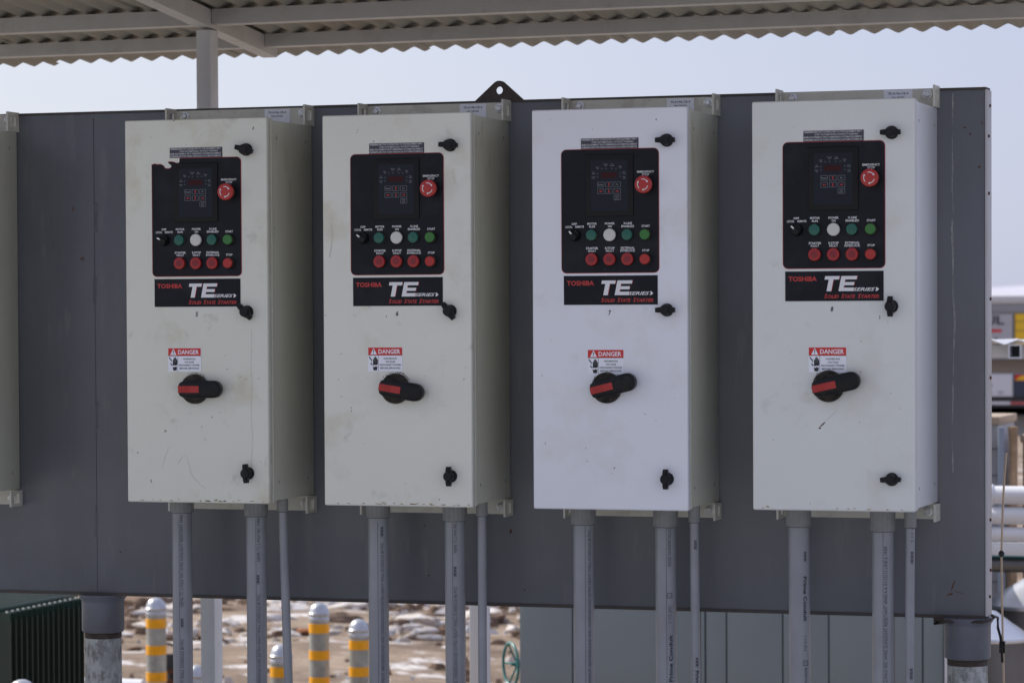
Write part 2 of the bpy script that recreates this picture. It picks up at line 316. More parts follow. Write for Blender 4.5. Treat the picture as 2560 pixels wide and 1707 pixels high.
# ------------------------------------------------------------------ mounting panel
PZ0, PZ1, PX0, PX1, PT = .896, 2.097, -3.04, 1.434, .05
def fxz(y0):            # frame on a plane facing -Y : depth d towards the viewer
    return lambda u, v, d: (u, y0-d, v)
def make_panel():
    root = empty('mounting_panel', (0, 0, 0), 'wide dark grey steel panel on pipe legs that carries the pale control cabinets', 'panel')
    b = MB(); b.box(PX0, PX1-.003, 0, PT, PZ0, PZ1, 0, .003)
    sheet = b
    b = MB(); b.box(PX0, PX1, -.003, PT+.004, PZ1-.001, PZ1+.004, 0); b.build('top_edge', ['lip'], root)
    b = MB(); b.box(PX0, PX1-.004, -.0025, PT+.003, PZ0-.006, PZ0+.001, 0); b.build('bottom_edge', ['lip'], root)
    b = MB(); b.box(PX1-.0028, PX1+.003, -.002, PT+.005, PZ0, PZ1-.0015, 0, .0012)
    for z in (.94, 1.0, 1.115, 1.44, 1.62, 1.86, 1.99, 2.06): b.lathe([(.004, 0), (.0035, .0035), (.001, .0045)], (PX1+.0025, .02+.012*math.sin(z*40), z), (1, 0, 0), 6, 1)
    b.build('end_strip', ['endc', 'rust'], root)
    b = sheet; fr = fxz(0)
    # vertical sheet joint with rubbed patches of filler
    for (a, c, w) in ((.90, 1.03, .0008), (1.03, 1.10, .0004), (1.10, 1.30, .0010), (1.30, 1.37, .0005), (1.37, 1.62, .0010), (1.62, 1.69, .0005), (1.69, 1.80, .0012), (1.80, 1.87, .0006), (1.87, 2.085, .0013)):
        b.rect(-.8045-w/2, -.8045+w/2, a, c, fr, .0006, 1)
    for (x, z0, z1, w) in ((-.8045, 1.62, 1.69, .011), (-.8065, 1.035, 1.115, .009), (-.80, 1.80, 1.875, .008), (-.802, 1.31, 1.375, .008)):
        L_ = [(x-w/2+random.uniform(-.002, .002), z0+(z1-z0)*i/7) for i in range(8)]; R_ = [(x+w/2+random.uniform(-.002, .002), z0+(z1-z0)*i/7) for i in range(8)]
        b.flat(L_+R_[::-1], fr, .0004, 2)
    # dried drip line on the right of the sheet
    pts = [(1.358, 2.088), (1.357, 2.04), (1.356, 2.0), (1.3575, 1.93), (1.356, 1.87), (1.3585, 1.82), (1.3555, 1.785), (1.358, 1.70), (1.3575, 1.64), (1.362, 1.57), (1.3585, 1.50), (1.3575, 1.40), (1.355, 1.317), (1.357, 1.23), (1.357, 1.223)]
    P = []
    for i in range(len(pts)-1):
        for k in range(10):
            t = k/10; x = pts[i][0]*(1-t)+pts[i+1][0]*t; z = pts[i][1]*(1-t)+pts[i+1][1]*t
            w = .0022+.0016*math.sin(z*37)+random.uniform(-.0008, .0008)+(.0016 if 1.5 < z < 1.8 else 0); P.append((x+random.uniform(-.0005, .0005), z, max(.0009, w)))
    b.flat([(x-w/2, z) for x, z, w in P]+[(x+w/2, z) for x, z, w in P][::-1], fr, .0006, 3)
    # scuffs and rust spots
    for (x, z, l, w, a) in ((-.863, 1.86, .016, .003, 1.5), (-.84, 1.735, .012, .005, .7), (-.835, 1.731, .012, .002, 1.0), (1.385, 2.01, .006, .004, 0), (1.398, 1.995, .006, .004, 0), (1.424, 2.02, .009, .003, 1.5),
                            (1.418, 1.92, .006, .006, 0), (-.925, 1.83, .03, .0016, 1.6), (-.92, 1.77, .02, .0016, 1.5), (1.357, .965, .028, .003, 1.2), (1.35, .945, .016, .004, .3), (1.37, .95, .03, .0012, -.3), (.29, 1.07, .012, .006, 1.4), (.325, .93, .006, .004, 1), (.08, .96, .006, .004, .2), (.07, 1.08, .007, .003, .8), (-.74, 1.0, .008, .003, -.9)):
        b.flat([(x+math.cos(t)*l/2*math.cos(a)-math.sin(t)*w/2*math.sin(a)*random.uniform(.6, 1.2), z+math.cos(t)*l/2*math.sin(a)+math.sin(t)*w/2*math.cos(a)*random.uniform(.6, 1.2)) for t in [2*PI*i/10 for i in range(10)]], fr, .0005, 4)
    b.build('panel_sheet', ['panel', 'ink', 'patch', 'streak', 'rust'], root)
    # lifting lug
    P = [(-.062, 0)]+[(-.060, .003)]+[(-.014+0, .043)]+[(.0+.020*math.cos(a)*.95, .030+.019*math.sin(a)) for a in [PI*.72-(PI*.44)*i/8 for i in range(9)]]+[(.016, .041), (.058, .004), (.062, 0)]
    hole = [(.0095*math.cos(2*PI*i/16), .026+.0095*math.sin(2*PI*i/16)) for i in range(16)]
    b = MB(); tri = tessellate_polygon([[Vector((u, v, 0)) for u, v in P], [Vector((u, v, 0)) for u, v in hole[::-1]]])
    al = P+hole[::-1]; n1 = len(P); n = len(al); X0 = .262; Z0 = PZ1+.003
    vs = [(X0+u, .012, Z0+v) for u, v in al]+[(X0+u, .022, Z0+v) for u, v in al]
    fs = [tuple(t) for t in tri]+[tuple(i+n for i in t) for t in tri]
    fs += [(i, (i+1) % n1, n+(i+1) % n1, n+i) for i in range(n1)]+[(n1+i, n1+(i+1) % 16, n+n1+(i+1) % 16, n+n1+i) for i in range(16)]
    b.add(vs, fs); b.build('lifting_lug', ['lug'], root)
    for cx in (-.803, 1.385):
        b = MB(); b.lathe([(.061, 0), (.060, -.006), (.0545, -.014), (.0535, -.02), (.0535, -.090), (.051, -.094), (.046, -.094)], (cx, .027, PZ0-.005), (0, 0, 1), 40)
        b.build('pipe_socket', ['sock'], root)
        b = MB(); b.lathe([(.0455, -.085), (.0455, -.110), (.0462, -.112), (.0462, -.9)], (cx, .027, PZ0-.005), (0, 0, 1), 36)
        o = b.build('leg', ['galv'], root)
        b = MB(); prof = []
        for i in range(6): prof += [(.0468, -.0955-.0026*i), (.0458, -.0968-.0026*i)]
        b.lathe(prof, (cx, .027, PZ0-.005), (0, 0, 1), 36); b.build('pipe_thread', ['thread'], o)
    b = MB(); b.lathe([(.0535, 0), (.0535, -.09)], (-2.99, .027, PZ0-.005)); b.build('pipe_socket', ['sock'], root)
    b = MB(); b.lathe([(.046, -.09), (.046, -.9)], (-2.99, .027, PZ0-.005)); b.build('leg', ['galv'], root)
    b = MB(); b.tube([(1.33+.012*math.sin(i*2.1), -.03+.006*math.cos(i*1.7), .889-.004*i/4+.004*math.sin(i)) for i in range(-2, 8)]+[(1.43, -.028, .886), (1.444, -.01, .889), (1.449, .01, .893), (1.443, .02, .897)], .0032, 6)
    b.build('wire_tie', ['lug'], root)
make_panel()
# ------------------------------------------------------------------ control cabinets
W, D, H = .3667, .2963, .910
DF = fxz(-D)                     # door face frame, cabinet-local
def cyl_y(b, x, z, prof, m=0, n=28):      # lathe out of the door; prof = (radius, distance from door)
    b.lathe(prof, (x, -D, z), (0, -1, 0), n, m)
def door_ob(root, mt, b):
    b.box(0, W, -D, -D+.021, 0, H, 0, .004, 3)
    b.box(.014, W-.014, -D+.0205, -D+.0305, .014, H-.014, 1)
    return b.build('door', [mt, 'gasket', 'rust', M['fadec'], M['rustf'], 'marker', M['runs'], 'ink'], root)
def body_ob(root, mt, b):
    b.box(.002, W-.0005, -D+.030, -D+.042, .002, H-.002, 0, .003)
    b.box(.005, W-.004, -D+.041, -.003, .005, H-.005, 0, .002)
    for z in (.045, H-.05):
        for y in (-D+.07, -.045): b.box(W-.0042, W-.0035, y, y+.002, z, z+.007, 1)
    return b.build('enclosure_body', [mt, 'ink', M['runs']], root)
def bracket_ob(root, zb, zt, holes):
    b = MB(); up = zt > H-.001 and zb >= H-.01
    b.box(-.0005, W+.0005, -.006, -.001, zb, zt, 0)
    for xx in (-.002, W-.003):
        # flange plate across the end with an oval slot (frame of four pieces)
        z0, z1 = (zb-.001, zt+.004) if up else (zb-.003, zt)
        y0, y1 = -.062, -.0005; sy0, sy1 = -.044, -.019; c = (z0+z1)/2; s0, s1 = c-.0125, c+.0125
        b.box(xx, xx+.0045, y0, sy0, z0, z1); b.box(xx, xx+.0045, sy1, y1, z0, z1)
        b.box(xx, xx+.0045, sy0, sy1, z0, s0); b.box(xx, xx+.0045, sy0, sy1, s1, z1)
    o = b.build('mounting_bracket', ['bracket'], root)
    for x in (.026, W-.026):
        c = MB(); z = (zt-.0135) if up else zb+.018
        c.lathe([(.0115, 0), (.0115, .0025), (.0095, .003)], (x, -.006, z), (0, -1, 0), 24); c.lathe([(.0076, .003), (.0076, .0085), (.0062, .0095)], (x, -.006, z), (0, -1, 0), 6)
        c.lathe([(.0040, .0092), (.0036, .0100)], (x, -.006, z), (0, -1, 0), 10); c.build('bolt', ['zinc'], o)
    return o
def plate_ob(root, torn=False):
    b = MB(); x0, x1, z0, z1 = .0702, .3016, .5370, .8185
    if torn:
        T = lambda a, c: (.0702+(a-30)/820*.2314, .8185-(c-160)/1080*.2815)
        pts = [T(*p) for p in ((30, 215), (60, 207), (85, 214), (110, 211), (132, 219), (146, 232), (152, 246), (170, 253), (196, 252), (212, 240), (214, 228), (205, 215), (188, 204), (184, 192), (215, 190), (240, 196), (262, 206), (284, 203), (288, 190), (289, 160))]
        R1 = rrect(x0, x1, z0, z1, .0115, 6, (1, 1, 0, 1))
        R1 = [p for p in R1 if not (p[0] < x0+.01 and p[1] > z1-.01)]
        def poly(ins):
            c = rrect(x0+ins, x1-ins, z0+ins, z1-ins, .0115-ins, 6, (1, 1, 0, 1))
            low = [p for p in c if not (p[0] < x0+.01 and p[1] > z1-.01)]
            right = low[:14]; left = low[14:]        # br, tr arcs then bl arc
            return right+[(pts[-1][0], z1-ins)]+[(max(p[0], x0+ins), p[1]-ins) for p in pts[::-1][1:]]+left
        b.prism(poly(0), DF, .0002, .0010, 0); b.prism(poly(.0012), DF, .0002, .0014, 1)
    else:
        b.prism(rrect(x0, x1, z0, z1, .0125), DF, .0002, .0010, 0); b.prism(rrect(x0+.0012, x1-.0012, z0+.0012, z1-.0012, .0113), DF, .0002, .0014, 1)
    t = .0017
    def tx(s, x, z, w=None, h=.0047): b.text(s, x, z-h/2, h, DF, t, 2, width=w, bold=.022)
    tx('EMERGENCY', .2703, .7650, .0395); tx('STOP', .2703, .7585, .0170)
    tx('OFF', .1014, .6493, .0125); tx('LOCAL', .0888, .6428, .0165); tx('REMOTE', .1142, .6428, .0205)
    for x, a, c, wa, wc in ((.1436, 'MOTOR', 'RUN', .0222, .0132), (.1857, 'POWER', 'ON', .0230, .0090), (.2279, 'X-LINE', 'ENABLED', .0200, .0300)):
        tx(a, x, .6494, wa); tx(c, x, .6428, wc)
    tx('START', .2702, .6426, .0195)
    for x, a, c, wa, wc in ((.1436, 'STARTER', 'FAULT', .0285, .0185), (.1857, 'E-STOP', 'FAULT', .0228, .0190), (.2279, 'EXTERNAL', 'INTERLOCK', .0325, .0350)):
        tx(a, x, .5938, wa); tx(c, x, .5876, wc)
    tx('STOP', .2700, .5878, .0165)
    plate = b.build('control_plate', ['redln', 'plate', 'wht'], root)
    # keypad
    k = MB(); k.box(.1300, .2420, -D-.0045, -D, .6660, .8060, 0, .0018)
    k.frame(.1395, .2320, .6745, .7955, .0006, DF, .0048, 1)
    k.rect(.1420, .2292, .6780, .7925, DF, .0049, 2)
    def kt(s, x, z, h=.0024, m=3, w=None): k.text(s, x, z-h/2, h, DF, .0053, m, width=w, bold=.01)
    for x, z in ((.1683, .7732), (.1780, .7732), (.1922, .7732), (.2019, .7732), (.1579, .7627), (.1579, .7549), (.2122, .7628), (.2122, .7551)): k.flat(circ(x, z, .0019, 12), DF, .0051, 8)
    for a, c, x, z in (('Shunt', 'Trip', .1582, .7768), ('Shorted', 'SCR', .1775, .7832), ('Over', 'Current', .1930, .7832), ('Phase', 'Loss', .2118, .7780), ('At', 'Speed', .1486, .7660), ('Power', 'On', .1486, .7550), ('Over', 'Temp', .2212, .7650), ('Over', 'Load', .2212, .7545)):
        kt(a, x, z, .0022); kt(c, x, z-.0034, .0022)
    k.rect(.1664, .2040, .7524, .7655, DF, .0051, 5)
    for i in range(4):
        x = .1695+i*.0085
        for (u0, u1, v0, v1) in ((0, .005, 0, .0008), (0, .005, .0042, .005), (0, .005, .0086, .0094), (0, .0008, 0, .0094), (.0045, .0053, 0, .0094)): k.rect(x+u0, x+u1, .7543+v0, .7543+v1, DF, .0053, 6)
    K = {(0, 0): 'Reset', (2, 0): 'Fn', (2, 2): None}
    for i, x in enumerate((.1656, .1850, .2044)):
        for j, z in enumerate((.7373, .7222, .7078)):
            if j == 2 and i < 2: continue
            k.frame(x-.0080, x+.0080, z-.0056, z+.0056, .0005, DF, .0052, 3)
            if (i, j) == (0, 0): kt('Reset', x, z, .0036, w=.0118)
            elif (i, j) == (2, 0): kt('Fn', x, z, .0032, w=.0052)
            elif (i, j) == (2, 2): kt('Read', x, z+.0022, .0026, w=.0075); kt('Enter', x, z-.0022, .0026, w=.0085)
            else:
                a = {(1, 0): PI/2, (0, 1): PI, (1, 1): -PI/2, (2, 1): 0}[(i, j)]
                k.flat([(x+u*math.cos(a)-v*math.sin(a), z+u*math.sin(a)+v*math.cos(a)) for u, v in ((-.0042, -.001), (.0005, -.001), (.0005, -.0028), (.0042, 0), (.0005, .0028), (.0005, .001), (-.0042, .001))], DF, .0052, 7)
    k.build('keypad', ['bezel', 'black', 'plate2', 'kprint', 'warn', 'disp', 'seg', 'redln', 'led'], plate)
    def btn(name, x, z, cap, r, base, r0, h, kind):
        q = MB()
        cyl_y(q, x, z, [(r0, 0), (r0, .004), (r0-.001, .005)], 0)
        if kind == 'dome': cyl_y(q, x, z, [(r*.96, .005), (r, .006), (r, .0085), (r*.93, .0108), (r*.75, h-.0015), (r*.4, h-.0003), (.0005, h)], 1, 32)
        elif kind == 'flat': cyl_y(q, x, z, [(r0-.0007, .005), (r0-.0007, h-.003), (r, h-.003), (r, h-.0006), (r-.0008, h), (.0005, h)], 1, 32)
        if kind == 'flat': q.m = [0 if False else mm for mm in q.m]
        return q
    for nm, x, z, cap, r in (('motor', .1436, .6235, 'teal', .0128), ('power', .1868, .6235, 'lens', .0145), ('xline', .2279, .6235, 'teal', .0128), ('sf', .1440, .5685, 'redlens', .0145), ('ef', .1862, .5685, 'redlens', .0145), ('ei', .2284, .5685, 'redlens', .0145)):
        q = btn('', x, z, cap, r, 'dusty', .0142, .0125, 'dome')
        if cap == 'redlens': q.flat(circ(x, z, r*.5), DF, .01265, 2)
        o = q.build('indicator_lamp', ['dusty', cap, 'redcore'] if cap == 'redlens' else ['dusty', cap], plate)
        o['label'] = {'teal': 'teal indicator lamp', 'lens': 'white indicator lamp', 'redlens': 'dark red indicator lamp'}[cap]
    for z, cap, lb in ((.6235, 'green', 'green start button'), (.5680, 'red', 'red stop button')):
        q = MB(); cyl_y(q, .2706, z, [(.0140, 0), (.0140, .007), (.0132, .009), (.0132, .010)], 0); cyl_y(q, .2706, z, [(.0116, .009), (.0116, .0150), (.0108, .0158), (.0005, .0158)], 1, 32)
        q.build('push_button', ['dusty', cap], plate)['label'] = lb
    # emergency stop
    q = MB(); ex, ez = .2712, .7355
    cyl_y(q, ex, ez, [(.0150, 0), (.0150, .008), (.0125, .010), (.0120, .014), (.0175, .018)], 0); cyl_y(q, ex, ez, [(.0185, .0175), (.0200, .0195), (.0200, .0250), (.0190, .0272), (.0165, .0282), (.0005, .0288)], 1, 40)
    for i in range(3):
        a0 = PI/2+.25-i*2*PI/3
        n = 8; a1 = a0-1.15; ri, ro = .0112, .0128
        arc = [(ex+ro*math.cos(a0+(a1-a0)*j/n), ez+ro*math.sin(a0+(a1-a0)*j/n)) for j in range(n+1)]+[(ex+ri*math.cos(a1+(a0-a1)*j/n), ez+ri*math.sin(a1+(a0-a1)*j/n)) for j in range(n+1)]
        q.flat(arc, DF, .0291, 2)
        e = (ex+.012*math.cos(a1), ez+.012*math.sin(a1)); tdir = (math.sin(a1), -math.cos(a1)); nd = (math.cos(a1), math.sin(a1))
        q.flat([(e[0]+nd[0]*.0026, e[1]+nd[1]*.0026), (e[0]-nd[0]*.0026, e[1]-nd[1]*.0026), (e[0]+tdir[0]*.0038, e[1]+tdir[1]*.0038)], DF, .0291, 2)
    q.build('emergency_stop_button', ['dusty', 'red', 'wht'], plate)
    return plate
def selector_ob(plate, ang):
    q = MB(); x, z = .1030, .6235
    cyl_y(q, x, z, [(.0135, 0), (.0135, .006), (.0120, .008), (.0112, .013)], 0)
    c, s_ = math.cos(ang), math.sin(ang)
    def fr(u, v, d): return (x+u*c-v*s_, -D-d, z+u*s_+v*c)
    q.prism([(-.0045, -.0105), (.0045, -.0105), (.0042, .0125), (-.0042, .0125)], fr, .013, .021, 0)
    q.rect(-.0016, .0016, .004, .0122, fr, .0213, 1)
    return q.build('selector_switch', ['black', 'wht'], plate)
def nameplate_ob(root):
    b = MB(); b.prism([(.0757, .4655), (.2975, .4655), (.2975, .5315), (.0757, .5315)], DF, .0002, .0012, 0)
    t = .0015; x0 = .0757
    b.text('TOSHIBA', .0832, .5100, .0102, DF, t, 1, 'L', width=.0645, bold=.028)
    sh = .20
    def glyph(polys, off, m, dd):
        for P in polys: b.flat([(u+off+(v-.4872)*sh, v) for u, v in P], DF, dd, m)
    z0, z1 = .4872, .5205
    T_ = [[(.1600, z1-.0075), (.1925, z1-.0075), (.1925, z1), (.1600, z1)], [(.1695, z0), (.1800, z0), (.1800, z1-.0075), (.1695, z1-.0075)]]
    E_ = [[(.1965, z0), (.2065, z0), (.2065, z1), (.1965, z1)], [(.2065, z0), (.2300, z0), (.2300, z0+.0078), (.2065, z0+.0078)], [(.2065, z0+.0130), (.2285, z0+.0130), (.2285, z0+.0200), (.2065, z0+.0200)], [(.2065, z1-.0075), (.2320, z1-.0075), (.2320, z1), (.2065, z1)]]
    glyph(T_+E_, .0012, 1, t); glyph(T_+E_, 0, 2, t+.0003)
    b.text('SERIES', .2290, z0+.0004, .0072, DF, t+.0006, 2, 'L', width=.0495, bold=.02, shear=.35)
    b.flat([(.2792, z0), (.2830, z0), (.2875, z0+.0040), (.2830, z0+.0082), (.2800, z0+.0082), (.2815, z0+.004)], DF, t+.0006, 2)
    x = .1645
    for big, rest, wb, wr in (('S', 'OLID', .0070, .0250), ('S', 'TATE', .0070, .0240), ('S', 'TARTER', .0070, .0400)):
        b.text(big, x, .4718, .0094, DF, t, 1, 'L', width=wb, bold=.025, shear=.25); b.text(rest, x+wb+.0006, .4718, .0074, DF, t, 1, 'L', width=wr, bold=.025, shear=.25); x += wb+wr+.0062
    return b.build('nameplate', ['plate', 'tor', 'wht'], root)
def warning_ob(root):
    b = MB(); b.prism([(.1178, .8185), (.2536, .8185), (.2536, .8424), (.1178, .8424)], DF, .0002, .0010, 0)
    for i, (a, c, xa, w) in enumerate((('WARNING:', 'MOTOR CONNECTED TO THIS EQUIPMENT MAY', .1435, .1060), ('', 'START AUTOMATICALLY WITHOUT WARNING.', .1435, .0990), ('AVIS:', 'EQUIPEMENT PEUT DEMARRER AUTOMATIQUEMENT', .1320, .1185), ('CUIDADO:', 'MOTOR PUEDE ARRANCAR AUTOMATICAMENTE', .1430, .1075))):
        z = .8375-i*.0058
        if a: b.text(a, .1190, z, .0038, DF, .0013, 1, 'L', width={'WARNING:': .0230, 'AVIS:': .0115, 'CUIDADO:': .0225}[a], bold=.03)
        b.text(c, xa, z, .0038, DF, .0013, 1, 'L', width=w, bold=.01)
    return b.build('warning_label', ['warn', 'grin'], root)
def danger_ob(root, x0, z1):
    b = MB(); w, h = .0850, .0560; z0 = z1-h
    b.prism([(x0, z0), (x0+w, z0), (x0+w, z1), (x0, z1)], DF, .0002, .0010, 0)
    b.rect(x0+.0004, x0+w-.0004, z1-.0180, z1-.0004, DF, .0012, 1)
    b.flat([(x0+.0058, z1-.0165), (x0+.0220, z1-.0165), (x0+.0139, z1-.0012)], DF, .0015, 0)
    b.flat([(x0+.0132, z1-.0125), (x0+.0146, z1-.0125), (x0+.0150, z1-.0055), (x0+.0128, z1-.0055)], DF, .0018, 2); b.flat(circ(x0+.0139, z1-.0145, .0009, 8), DF, .0018, 2)
    b.text('DANGER', x0+.0530, z1-.0145, .0100, DF, .0015, 0, width=.0540, bold=.02)
    b.rect(x0, x0+w, z1-.0188, z1-.0180, DF, .0013, 2); b.rect(x0+.0250, x0+.0257, z0+.0005, z1-.0186, DF, .0013, 2)
    for i, s in enumerate(('HAZARDOUS', 'VOLTAGE', 'DISCONNECT POWER', 'BEFORE SERVICING')):
        b.text(s, x0+.0550, z1-.0278-i*.0074, .0040, DF, .0014, 2, width=(.0320, .0240, .0530, .0500)[i], bold=.012)
    # hand with lightning break, and the wire
    X = lambda u: x0+.0025+u*.0215; Z = lambda v: z0+.002+v*.0330
    for u, v0, v1 in ((.50, .46, .80), (.615, .46, .93), (.735, .46, .98), (.855, .46, .90), (.955, .50, .78)):
        b.flat([(X(u-.052), Z(v0)), (X(u+.052), Z(v0)), (X(u+.052), Z(v1-.02)), (X(u), Z(v1+.03)), (X(u-.052), Z(v1-.02))], DF, .0014, 2)
    b.flat([(X(.44), Z(.40)), (X(.60), Z(.36)), (X(.66), Z(.42)), (X(.82), Z(.37)), (X(1.0), Z(.44)), (X(1.0), Z(.60)), (X(.46), Z(.58))], DF, .0013, 2)
    b.flat([(X(.50), Z(.02)), (X(.90), Z(.02)), (X(.97), Z(.32)), (X(.84), Z(.26)), (X(.72), Z(.32)), (X(.62), Z(.24)), (X(.42), Z(.30))], DF, .0014, 2)
    wp = [(.02, .98), (.12, .86), (.28, .76), (.30, .66), (.20, .56), (.24, .46), (.40, .40)]
    L_ = [(X(u-.035), Z(v-.03)) for u, v in wp]; R_ = [(X(u+.035), Z(v+.03)) for u, v in wp]; b.flat(L_+R_[::-1], DF, .0014, 2)
    return b.build('danger_label', ['lab', 'dred', 'ink'], root)
def latch_ob(root, x, z, ang, off=0.):
    o = empty_part('latch', root)
    q = MB(); cyl_y(q, x, z, [(.0148, 0), (.0148, .006), (.0135, .0085)], 0); q.build('latch_base', ['black'], o) if False else None
    c, s_ = math.cos(ang), math.sin(ang)
    def fr(u, v, d): return (x+u*c-v*s_, -D-d, z+u*s_+v*c)
    cyl_y(q, x, z, [(.0118, .008), (.0118, .0235), (.0100, .0262)], 0)
    q.prism([(-.0225, -.0050), (-.0150, -.0060), (.0150, -.0060), (.0225, -.0050), (.0225, .0050), (.0150, .0064), (-.0150, .0064), (-.0225, .0050)], fr, .0125, .0225, 0)
    q.prism(rrect(-.020, .020, -.0035, .0035, .002, 3), fr, .0225, .0245, 0)
    return q.build('latch', ['black'], root)
def empty_part(n, r): return None
def switch_ob(root, x, z, ang):
    q = MB(); cyl_y(q, x, z, [(.0345, 0), (.0355, .003), (.0350, .010), (.0315, .0135), (.0300, .0140), (.0290, .0125), (.0190, .0125)], 0, 48)
    for i in range(14):
        a = 2*PI*i/14+.1; cyl_y(q, x+.0325*math.cos(a), z+.0325*math.sin(a), [(.0012, .011), (.0011, .0140)], 0, 6)
    base = q.build('disconnect_switch', ['dusty'], root)
    h = MB(); c, s_ = math.cos(ang), math.sin(ang)
    def fr(u, v, d): return (x+u*c-v*s_, -D-d, z+u*s_+v*c)
    prof = [(-.0280, -.0150)]+[(-.0180, -.0200)]+[(.0560+.0205*math.cos(a), .0205*math.sin(a)) for a in [-PI/2+PI*i/14 for i in range(15)]]+[(-.0180, .0200), (-.0280, .0150), (-.0320, .0060), (-.0320, -.0060)]
    # rounded grip: three stacked outlines
    def ins(P, k): return [(u-(k if u > 0 else -k)*(1 if abs(u) > .02 else 0)*.8, v*(1-k/.021)) for u, v in P]
    rings = [(ins(prof, .0020), .0125), (prof, .0150), (prof, .0320), (ins(prof, .0012), .0345), (ins(prof, .0035), .0360)]
    n = len(prof); vs = []; fs = []
    for P, d in rings: vs += [fr(u, v, d) for u, v in P]
    for j in range(len(rings)-1): fs += [(j*n+i, j*n+(i+1) % n, (j+1)*n+(i+1) % n, (j+1)*n+i) for i in range(n)]
    fs += [tuple(range(n)), tuple(range((len(rings)-1)*n, len(rings)*n))]; h.add(vs, fs, 0, True)
    o = h.build('rotary_handle', ['black'], base)
    r = MB(); r.prism(rrect(-.0300, .0235, -.0080, .0080, .001, 2), fr, .0355, .0368, 0)
    for k in range(4): u = -.0230+k*.0062; r.prism([(u, -.0080), (u+.0026, -.0080), (u+.0026, .0080), (u, .0080)], fr, .0367, .0379, 0)
    r.build('red_inset', ['red'], base)
    return base
M['fadec'] = mat('faint_scratch', (.60, .57, .47), .6); M['rustf'] = mat('rust_bloom', (.36, .26, .13), .7); M['runs'] = mat('rust_run', (.30, .22, .13), .7)
CX = {4: -1.3796, 5: -.5782, 6: -.0712, 7: .4435, 8: .9597}
SPEC = {
    5: dict(door='doorA', body='body', dz=0, lat=(-.28, -.80, PI/2+.06), lx=(.3160, .3155, .3150), sw=(.1805, .2706, .0), dg=(.1096, .3676), num='5', ser='247241', sel=.75,
            lb='grimy cream control cabinet with torn black film on its control plate'),
    6: dict(door='doorB', body='body', dz=-.0006, lat=(-.06, -.95, PI/2), lx=(.3185, .3165, .3155), sw=(.1810, .2740, -.15), dg=(.1122, .3695), num='6', ser='247240', sel=.6,
            lb='ivory control cabinet marked 6 whose rotary handle points slightly downward'),
    7: dict(door='doorC', body='body', dz=-.0007, lat=(0.0, 0.0, PI/2), lx=(.3205, .3195, .3190), sw=(.1775, .2775, .24), dg=(.1318, .3637), num='7', ser='247239', sel=.75,
            lb='clean bluish white control cabinet marked 7 with its middle latch turned horizontal'),
    8: dict(door='doorD', body='bodyD', dz=.0049, lat=(0.0, PI/2, .03), lx=(.3165, .3155, .3155), sw=(.1740, .2770, .22), dg=(.1286, .3632), num='8', ser='247242', sel=.85,
            lb='pale control cabinet marked 8 nearest the panel end with its middle latch upright'),
    4: dict(door='doorA', body='body', dz=.003, lat=(0, .6, PI/2), lx=(.317, .316, .315), sw=(.180, .2725, 0), dg=(.111, .3676), num='4', ser='247238', sel=.75,
            lb='cream control cabinet cut off by the left picture edge with only its side showing')}
GRP = 'control cabinets along the grey panel'
shared = {}
def copy_part(o, root):
    c = o.copy(); COL.objects.link(c); c.parent = root
    for ch in o.children:
        if ch.name.startswith('selector'): continue
        d = ch.copy(); COL.objects.link(d); d.parent = c
        d.matrix_parent_inverse = ch.matrix_parent_inverse
    return c
